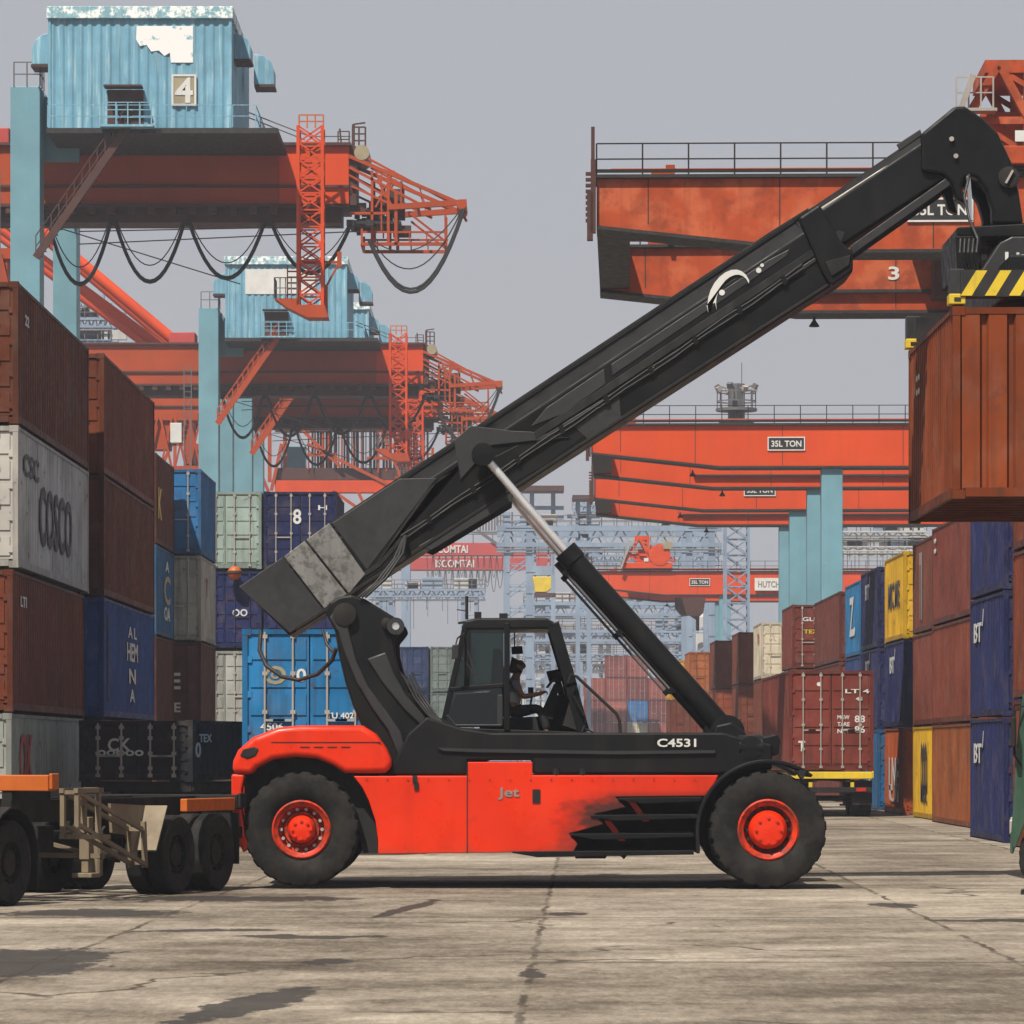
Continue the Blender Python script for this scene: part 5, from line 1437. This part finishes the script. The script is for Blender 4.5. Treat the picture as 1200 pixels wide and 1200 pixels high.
qc = quay_crane('nearest quay crane with a blue machinery house numbered 4')
for ch in qc.children:
    if ch.name.startswith('stair'):
        ch.material_slots[0].link = 'OBJECT'; ch.material_slots[0].material = M['cranedark']
m4 = MB(); dy = -6.; a = CF(201, 87, dy - .1); b_ = CF(230, 124, dy - .1)
hs = [c for c in qc.children if c.name.startswith('machinery_house')][0]
q2 = copy_tree(qc); q2.location = (CO.x + 1.45, 280, 0); q2['label'] = 'second quay crane with a plain blue house and white board'
q3 = copy_tree(qc); q3.location = (CO.x + 1.95, 308, 0); q3['label'] = 'third quay crane close behind the second, mostly hidden by it'
for qq in (q2, q3):
    for ch in qq.children:
        if ch.name.startswith('stair'):
            ch.material_slots[0].link = 'OBJECT'; ch.material_slots[0].material = M['cranered']
for qq in (q2, q3):
    h_ = [c for c in qq.children if c.name.startswith('machinery_house')][0]
    nb = [c for c in h_.children if c.name.startswith('name_board')][0]
    bpy.data.objects.remove(nb)
    w0 = CF(92, 30, dy); w1 = CF(215, 74, dy); MB().box(w0.x, w1.x, dy - .03, dy + .01, w1.z, w0.z).build('name_board', 'white', h_)
sp_ = m4.box(a.x, b_.x, dy - .06, dy - .02, b_.z, a.z).build('number_plate', 'tan', hs)
q = MB(); rw = .09
for x0, x1, z0, z1 in ((a.x, b_.x, a.z - rw, a.z), (a.x, b_.x, b_.z, b_.z + rw), (a.x, a.x + rw, b_.z + rw, a.z - rw), (b_.x - rw, b_.x, b_.z + rw, a.z - rw)):
    q.box(x0, x1, dy - .09, dy - .06, z0, z1)
c_ = (a + b_) / 2; q.text('4', (c_.x, dy - .08, c_.z), (1, 0, 0), (0, 0, 1), 1.15, .82, .02); q.build('numeral', 'white', hs)

# lower orange girder crane with hanging cables, farther off
g4 = thing('gantry_crane', W(340, 880, 385), 'low orange girder with a curtain of hanging cables behind the second quay crane', 'crane')
o4 = g4.location.copy(); o4.z = 0; g4.location = o4


def at(px, py, Y, o=None):
    return W(px, py, Y) - (o or Vector((0, 0, 0)))


a, b_ = at(322, 563, 385, o4), at(500, 577, 385, o4)
MB().box(a.x, b_.x, 0, 2, b_.z, a.z).build('girder', 'craneredb', g4, bevel=.03)
a2, b2_ = at(322, 548, 385, o4), at(500, 562, 385, o4)
MB().box(a2.x, b2_.x, .4, 2.6, b2_.z, a2.z).build('girder', 'cranedark', g4)
for x0, x1 in ((327, 356), (273, 294)):
    p, q_ = at(x0, 520, 385, o4), at(x1, 520, 385, o4); MB().box(p.x, q_.x, 2.7, 5.2, 0, p.z).build('leg', 'craneblue', g4, bevel=.05)
for i in range(56):
    x = 362 + i * 2.5 + random.uniform(-1.5, 1.5); p = at(x, 500, 385, o4); q_ = at(x, 552 + random.uniform(-3, 6), 385, o4)
    yk = random.uniform(0, 2); MB().tube([(p.x, yk, p.z), (q_.x, yk, q_.z)], random.uniform(.05, .15), 5).build('hanging_cable', 'cable' if i % 3 else 'cranered', g4)
q = MB()
for a, b__ in (((186, 470), (232, 540)), ((232, 455), (190, 545)), ((186, 500), (240, 500)), ((188, 520), (236, 522)), ((205, 440), (205, 560)), ((222, 440), (222, 560)), ((190, 470), (236, 470))):
    q.bar(at(*a, 385, o4), at(*b__, 385, o4), .3)
q.build('end_frame', 'cranered', g4); q = MB()
for a, b__ in (((300, 540), (320, 590)), ((330, 520), (318, 575)), ((360, 520), (470, 575)), ((355, 505), (400, 548)), ((445, 500), (470, 560)), ((360, 533), (395, 533)), ((430, 537), (470, 537)), ((455, 505), (500, 555)), ((390, 575), (440, 610)), ((395, 577), (400, 620)), ((420, 577), (440, 620))):
    q.bar(at(*a, 385, o4), at(*b__, 385, o4), .3)
for x in (300, 316, 334, 470, 486):
    q.bar(at(x, 500, 386, o4), at(x, 565, 386, o4), .35)
q.build('bracing', 'cranered', g4)
a, b_ = at(322, 505, 385, o4), at(506, 499, 385, o4)
MB().box(a.x, b_.x, .3, 1.6, a.z, b_.z).build('cable_beam', 'cranedark', g4)

# ------------------------------------------------------------------ portal cranes on the right (twin rusty girders)
RO = Vector((2.32, 110., 0))


def portal_crane(label, dx, Y, trolley, extra=None, mat='rustred'):
    t = thing('portal_crane', (RO.x + dx, Y, 0), label, 'crane', 'twin girder portal cranes on the right', -.028)
    T, B0, B1 = 17.60, 16.30, 15.62
    X1 = 34.
    for y in (0, 15.2):
        pr = [(0, T), (X1, T), (X1, B1), (6.2, B1), (0, B0)]
        g = MB().prism(pr, y, y + 1.5); go = g.build('girder', mat, t, bevel=.02)
        f = MB().box(-.06, X1, y - .16, y + 1.66, T, T + .09)
        lo = [(0, B0), (6.2, B1), (X1, B1), (X1, B1 - .09), (6.2, B1 - .09), (0, B0 - .09)]
        f.prism(lo, y - .1, y + 1.6)
        for x in (1.4, 5.0, 9.2, 15., 21.):
            f.box(x, x + .03, y - .008, y, (B0 if x < 2 else B1) + .05, T - .02)
        f.build('flange', 'soot_shade', go)
        if y > 5:
            MB().box(5.2, X1, y - .2, y, 16.16, 16.26).build('walkway', 'soot_shade', go)
        r = MB(); rail(r, [(0, y - .1 if y < 5 else y + 1.5, T + .09), (X1, y - .1 if y < 5 else y + 1.5, T + .09)], .85, 1.24, .022, 2, .1); r.build('railing', 'dark', t)
        q = MB().tube([(.4, y + .5, T + .3), (X1, y + .5, T + .32)], .05, 6); q.box(1.9, 2.15, y + .2, y + .7, T + .09, T + .4); q.box(1.5, 1.9, y + .3, y + .6, T + .09, T + .22); q.build('cable_tray', 'cranered', t)
    MB().box(0, .92, 1.5, 15.2, B0 + .02, T - .02).build('end_tie', 'soot_shade', t)
    q = MB(); q.box(-.16, -.02, -.2, .1, B0 - .2, T + .5); q.bar((-.1, -.1, T + .2), (-.1, -.1, T + 1.4), .1)
    for i in range(9):
        q.box(-.3, -.12, -.15, .05, B0 + .1 + i * .16, B0 + .18 + i * .16)
    q.box(-.26, -.1, -.2, .15, B0 - .4, B0 + .9); q.build('end_ladder', 'cranedark', t)
    for y in (.1, 15.3):
        for x in (11.1, 24.):
            MB().box(x, x + 1.02, y, y + 1.3, 0, B1 - .09).build('leg', 'craneblue', t, bevel=.03)
    for x in (11.1, 24.):
        MB().box(x + .1, x + .92, 1.4, 15.3, 3.2, 4.2).build('cross_beam', 'craneblue', t, bevel=.03)
    # load sign
    s = MB().box(8.55, 10.25, -.05, -.01, 16.42, 16.98); so_ = s.build('load_sign', 'hblack', t)
    q = MB(); q.text('35L TON', (9.4, -.055, 16.70), (1, 0, 0), (0, 0, 1), .30, 1.45, .01)
    for x0, x1, z0, z1 in ((8.5, 10.3, 16.98, 17.03), (8.5, 10.3, 16.37, 16.42), (8.5, 8.55, 16.42, 16.98), (10.25, 10.3, 16.42, 16.98)):
        q.box(x0, x1, -.06, -.01, z0, z1)
    q.build('lettering', 'white', so_)
    for x, y in ((6.7, 15.), (12.6, 15.), (4.9, -.2), (20., -.2)):
        q = MB().lathe_z([(.03, .32), (.05, .2), (.17, .02), (.15, 0), (.001, .03)], (x, y + .7, B1 - .45), 12); q.build('flood_lamp', 'dark', t)
    for x, y in ((2.1, 14.9), (5.9, 14.9), (9.8, 14.9), (13.4, 14.9)):
        MB().box(x, x + .14, y, y + .12, 17.68, 18.0).build('bulkhead_lamp', 'white', t)
    if trolley is not None:
        x = trolley
        b = MB().box(x, x + 4.4, -.4, 17., T + .3, T + .8).box(x + 1.2, x + 3.8, 2, 9, T + .8, T + 2.1); b.build('trolley', mat, t, bevel=.03)
        q = MB()
        for y in (-.2, 3.5):
            q.bar((x - .1, y, T + .4), (x + 1.45, y, T + 3.0), .3, .22); q.bar((x + 2.9, y, T + .4), (x + 1.5, y, T + 3.0), .3, .22); q.bar((x + .7, y, T + 1.5), (x + 2.3, y, T + 1.5), .2)
            q.bar((x + .7, y, T + 1.6), (x + 2.4, y, T + .5), .14); q.bar((x + 1.5, y, T + 2.9), (x + 4.6, y, T + 1.0), .14); q.bar((x + 2.3, y, T + 2.9), (x + 2.3, y, T + .5), .3)
        q.box(x + 1.1, x + 2.5, -.3, 3.6, T + 2.8, T + 3.15)
        q.build('trolley_frame', mat, t)
        q = MB()
        for y in (-.35, .35):
            q.lathe_y([(.9, y), (.95, y - .1), (.7, y - .12), (.001, y - .1)], x + 3.3, T + 1.5, 24)
        q.build('rope_drum', 'craneredb', t)
        for yk in (-.5,):
            q = MB(); rail(q, [(x + .3, yk, T + 1.8), (x + 1.3, yk, T + 1.8)], .85, .3, .022, 2); q.box(x + .3, x + 1.4, yk - .1, yk + .5, T + 1.72, T + 1.8); q.bar((x + .35, yk, T + 1.75), (x - .2, yk, T + .2), .06); q.bar((x + .75, yk - .1, T + 2.7), (x - .1, yk - .1, T + .3), .16); rail(q, [(x + 2.4, yk, T + 2.2), (x + 4.6, yk, T + 2.2)], 1.1, .6, .03, 2); q.build('railing', 'rod', t)
        MB().box(x + 1.9, x + 2.3, -.45, -.4, T + .9, T + 1.2).build('trolley_panel', 'white', t); MB().box(x + 3.6, x + 4.4, -.6, -.35, T + 2.0, T + 2.6).build('trolley_panel', 'tan', t)
    return t


r1 = portal_crane('nearest right portal crane with mottled rusty girders', 0, 110, 9.5)
q = MB(); q.text('3', (9.15, 15.19 - .012, 16.78), (1, 0, 0), (0, 0, 1), .42, .34, .01); q.build('numeral', 'white', r1)
q = MB(); q.box(10.3, 14.2, 13.9, 15.1, 15.9, 17.9); q.box(11.0, 12.0, 13.5, 13.9, 17.2, 17.7); q.build('cable_reel_box', 'cranedark', r1)
portal_crane('second right portal crane with a railing and dark capacity sign', 1.5, 193.5, None, mat='craneredb')
portal_crane('third right portal crane close behind and below the second', 2.35, 228, None, mat='craneredb')
r4 = portal_crane('far right portal crane with a red trolley and low orange girder', 4.75, 352, 2.6, mat='craneredb')
q = MB().box(14.2, 18.0, -.3, -.2, 15.95, 17.05); q.build('sign_board', 'white', r4)
q = MB(); q.text('HUTCHISON', (16.1, -.31, 16.5), (1, 0, 0), (0, 0, 1), .55, 3.2, .02); q.build('lettering', 'greyletter', r4)
q = MB(); q.prism([(7.3, 15.5), (10.0, 15.5), (9.8, 14.2), (9.2, 13.6), (8.6, 14.0), (7.9, 13.9), (7.3, 14.6)], 4, 7); q.bar((9.3, 5, 13.9), (9.3, 5, 12.6), .3); q.build('hoist', 'cranedark', r4)

# ------------------------------------------------------------------ floodlight mast
mo = W(863, 880, 262); mo.z = 0
mt = thing('floodlight_mast', mo, 'tall pale floodlight mast rising behind the right portal cranes', 'light mast')
zt = W(0, 500, 262).z
q = MB(); lattice(q, (0, 0, 0), (0, 0, zt), 1.5, 1.5, 22, .16, .08); q.build('lattice_tower', 'haze_blue', mt)
q = MB(); z0 = W(0, 482, 262).z; z1 = W(0, 462, 262).z; z2 = W(0, 450, 262).z
q.lathe_z([(.001, 0), (.95, 0), (1.15, .25), (1.15, .45), (.001, .45)], (0, 0, zt), 12)
q.lathe_z([(.001, 0), (1.35, 0), (1.35, .18), (.001, .18)], (0, 0, z0), 12)
for i in range(10):
    t_ = 2 * math.pi * i / 10; q.bar((1.25 * math.cos(t_), 1.25 * math.sin(t_), z0), (1.25 * math.cos(t_), 1.25 * math.sin(t_), z1 + .2), .07)
q.lathe_z([(1.3, 0), (1.3, .08)], (0, 0, z0 + .6), 16); q.lathe_z([(1.3, 0), (1.3, .08)], (0, 0, z1 + .1), 16)
q.tube([(0, 0, zt), (0, 0, z2)], .55, 8); q.tube([(.35, 0, z2), (.35, 0, z2 + 1.4)], .03, 5); q.build('gallery', 'wire', mt)
for i in range(8):
    t_ = 2 * math.pi * (i + .5) / 8; p = Vector((1.55 * math.cos(t_), 1.55 * math.sin(t_), z2 + .1 + .15 * (i % 2)))
    p = Vector((1.15 * math.cos(t_), 1.15 * math.sin(t_), z1 + .35 + .2 * (i % 2))); q = MB().bar(p, p + Vector((.25 * math.cos(t_), .25 * math.sin(t_), -.15)), .34, .34); q.bar(p, (.5 * math.cos(t_), .5 * math.sin(t_), z2 - .3), .07); q.build('floodlight', 'wire' if i % 2 else 'rod', mt)

# ------------------------------------------------------------------ far hazy gantries


def yard_gantry(label, px0, px1, ptop, Y, legw, mat='haze_blue', cabin=None, beams=((612, 641),), depth=12, stairs=True):
    """slim trussed gantry: braced legs, lattice beams with a walkway and rail"""
    o = W((px0 + px1) / 2, 880, Y); o.z = 0
    t = thing('gantry_crane', o, label, 'crane', 'pale blue gantries in the far haze')
    for x0 in (px0, px1 - legw):
        for yk in (0, depth):
            a, b = at(x0, ptop, Y, o), at(x0 + legw, ptop, Y, o)
            w = (b.x - a.x)
            q = MB().box(a.x, a.x + w * .22, yk, yk + .7, 0, a.z).box(b.x - w * .22, b.x, yk, yk + .7, 0, a.z)
            n = max(8, int(a.z / 2.2))
            for i in range(n):
                z = a.z * (i + .5) / n; q.box(a.x, b.x, yk + .2, yk + .5, z - .07, z + .07)
                if stairs: q.bar((a.x, yk + .2, a.z * i / n), (b.x, yk + .2, a.z * (i + 1) / n), .13)
                if stairs and yk == 0:
                    q.bar((a.x, yk - .6, z - .5 + .7), (b.x, yk - .6, z - .5 + .7), .05)
            q.build('leg', mat, t)
    for i, (p0, p1) in enumerate(beams):
        for yk in (0, depth):
            a, b = at(px0 - 8, p0, Y, o), at(px1 + 8, p1, Y, o)
            h = a.z - b.z; n = max(6, int((b.x - a.x) / max(1.2, h)))
            q = MB().box(a.x, b.x, yk - .1, yk + .8, a.z - h * .25, a.z).box(a.x, b.x, yk - .1, yk + .8, b.z, b.z + h * .2)
            for k in range(n):
                xa = a.x + (b.x - a.x) * k / n; xb = a.x + (b.x - a.x) * (k + 1) / n
                q.bar((xa, yk + .3, b.z + .1), ((xa + xb) / 2, yk + .3, a.z - .1), .16); q.bar(((xa + xb) / 2, yk + .3, a.z - .1), (xb, yk + .3, b.z + .1), .16)
            q.build('beam', mat, t)
            q = MB(); rail(q, [(a.x, yk - .1, a.z), (b.x, yk - .1, a.z)], 1.1, 1.6, .045); q.build('railing', 'wire', t)
        # cabinets stand on the top walkway, pipes and hangers run below
        for k in range(7):
            x = a.x + (b.x - a.x) * random.uniform(.05, .92); w = random.uniform(.8, 2.6)
            MB().box(x, x + w, 0, .7, a.z, a.z + random.uniform(.6, 1.5)).build('cabinet', random.choice(('concrete', 'haze_blue', 'rod')), t, bevel=.04)
        q = MB()
        for k in range(14):
            x = a.x + (b.x - a.x) * (k + random.random()) / 14; q.bar((x, .3, b.z), (x, .3, b.z - random.uniform(1, 4)), .07)
        q.tube([(a.x, -.3, b.z - .3), (b.x, -.3, b.z - .3)], .1, 6); q.build('hanger', 'wire', t)
    if cabin:
        a, b = at(cabin[0], cabin[1], Y, o), at(cabin[2], cabin[3], Y, o)
        MB().prism([(a.x, a.z), (b.x, a.z), (b.x, b.z + .4), (b.x - .5, b.z), (a.x + .3, b.z)], -.5, 1.8).build('operator_cabin', 'yellow', t, bevel=.05)
        MB().box(a.x + .2, b.x + .5, -.6, 1.9, b.z - .5, b.z - .1).build('cabin_base', 'cranedark', t)
        q = MB()
        for x in (a.x + .3, b.x - .3):
            q.bar((x, .5, a.z), (x, .5, a.z + 3.5), .2)
        q.box(a.x, b.x, 0, 1.4, a.z + .2, a.z + 1.2); q.build('cabin_hanger', 'haze_blue', t)
    return t


yard_gantry('pale blue far gantry with a yellow operator cabin', 590, 838, 600, 440, 34, 'haze_blue', (624, 676, 646, 694), ((616, 641),))
yard_gantry('lower pale blue gantry behind the stacker cab', 622, 800, 700, 520, 22, 'haze_blue', None, ((705, 722), (738, 752), (766, 772)))
yard_gantry('slender blue quay gantry standing behind the yellow cabin gantry', 680, 836, 585, 560, 14, 'haze_blue', None, ((590, 600), (650, 660), (690, 700)))
yard_gantry('grey steel frame low in the haze behind the stacker cab', 596, 716, 735, 585, 12, 'wire', None, ((742, 752), (778, 786), (806, 812)))
yard_gantry('faint blue gantry seen under the left quay cranes', 440, 560, 690, 500, 20, 'haze_blue', None, ((690, 700),), stairs=False)
yard_gantry('faint blue frame beyond the orange left crane stays', 92, 122, 345, 420, 12, 'haze_blue', None, ((372, 384), (398, 402)), depth=8)
yard_gantry('pale gantry above the navy stacks at the far right', 962, 1078, 618, 430, 12, 'concrete', None, ((622, 630), (640, 646)))
# dark roofed platforms and pale silos in the haze
pf = thing('lamp_platform', Vector((W(636, 0, 450).x, 450, 0)), 'dark flat platform on thin posts above the far blue gantry', 'platform')
for x0, x1, y0, y1, p0 in ((611, 661, 569, 575, 600), (671, 697, 580, 585, 604)):
    o = pf.location
    a, b = at(x0, y0, 450, o), at(x1, y1, 450, o); MB().box(a.x, b.x, 0, 5, b.z, a.z).build('platform_deck', 'cranedark', pf)
    q = MB()
    for f in (.25, .75):
        x = a.x + (b.x - a.x) * f; q.box(x - .25, x + .25, 2, 2.5, 0, b.z)
        for k in range(5):
            q.box(x - 1.2, x + 1.2, 1.8, 2.6, b.z - 2.0 - k * 1.1, b.z - 1.6 - k * 1.1)
    q.build('platform_post', 'haze_blue', pf)
# far red booms with white letters
for k, (p0, p1, Y, tx) in enumerate(((636, 651, 525, 'CSCOMTAI'), (653, 668, 540, 'ISCOMTAI'))):
    o = W(550, 880, Y); o.z = 0
    t = thing('boom_crane', o, ('upper', 'lower')[k] + ' of two far red booms with white letters seen under the black boom', 'crane', 'far red booms')
    a, b = at(440, p0, Y, o), at(646, p1, Y, o)
    MB().box(a.x, b.x, 0, 3, b.z, a.z).build('boom', 'pinkred', t, bevel=.05)
    q = MB(); rail(q, [(a.x, 0, a.z), (b.x, 0, a.z)], 1.1, 2.5, .06, 1); q.build('railing', 'wire', t)
    c_ = at(525 + 8 * k, (p0 + p1) / 2, Y, o); q = MB(); q.text(tx, (c_.x, -.06, c_.z), (1, 0, 0), (0, 0, 1), 1.05, 5.2, .05); q.build('lettering', 'white', t)
    for x in (448, 470):
        c_ = at(x, p1, Y, o); MB().box(c_.x, c_.x + 1.2, .5, 2.5, 0, c_.z).build('leg', 'haze_blue', t, bevel=.05)
    for i in range(13):
        c_ = at(500 + i * 7.5, p1, Y, o); d_ = at(507 + i * 7.5, p1, Y, o)
        MB().tube(sag(c_ + Vector((0, 1, 0)), d_ + Vector((0, 1, 0)), random.uniform(2.2, 4.2)), .05, 5).build('festoon_cable', 'wire', t)
    if k == 0:
        q = MB()
        for i in range(14):
            c_ = at(556 + i * 3.4, 600, Y, o); q.bar(c_, at(556 + i * 3.4, 622, Y, o), .22)
        q.bar(at(552, 624, Y, o), at(604, 624, Y, o), .25); q.bar(at(560, 622, Y, o), at(600, 650, Y, o), .4); q.build('hanging_rope', 'wire', t)
# pale cladding blocks far behind
for nm, x0, x1, pt, Y, lab in (('warehouse', 470, 690, 800, 620, 'pale grey warehouse behind the stacker cab in the haze'), ('silo', 812, 838, 722, 480, 'pale grey silo beside the blue crane leg'), ('warehouse', 690, 1010, 826, 640, 'pale warehouse behind the hazy red containers')):
    o = W((x0 + x1) / 2, 880, Y); o.z = 0; a, b = at(x0, pt, Y, o), at(x1, pt, Y, o)
    t = thing(nm, o, lab, nm)
    if nm == 'silo':
        MB().lathe_z([(.001, a.z + .5), (b.x, a.z), (b.x, 0)], (0, 4, 0), 24).build('shell', 'concrete', t, smooth=30); 
        MB().bar((a.x, .5, 0), (a.x, .5, a.z), .7).build('pipe', 'haze_blue', t)
    else:
        q = MB(); corr(q, 0, b.x - a.x, 0, a.z, -1, 'x', .1, 1.0); q.v = [(x + a.x, y, z) for x, y, z in q.v]; q.box(a.x + .1, b.x - .1, .1, 20, 0, a.z); q.build('wall', 'concrete', t)
        q = MB().box(a.x - .5, b.x + .5, -.5, 20.5, a.z, a.z + .4); q.build('roof', 'rod', t)
        for i in range(3):
            x = a.x + (b.x - a.x) * (.2 + .28 * i); MB().box(x, x + 4, -.15, -.02, 0, 4.5).build('door', 'haze_blue', t)

# round orange lamp hooked to the pale green container door
lo = W(275, 671, 133.6)
ol = thing('warning_lamp', lo, 'round orange lamp hooked on the pale green container door', 'lamp')
MB().lathe_z([(.001, -.24), (.14, -.22), (.22, -.1), (.24, .0), (.2, .12), (.1, .2), (.001, .22)], (0, 0, 0), 14).build('lens', 'orange', ol, smooth=60)
MB().lathe_z([(.25, -.05), (.27, -.02), (.27, .04), (.25, .06)], (0, 0, 0), 14).bar((0, 0, .2), (0, .3, .34), .06).build('cage', 'cranedark', ol)
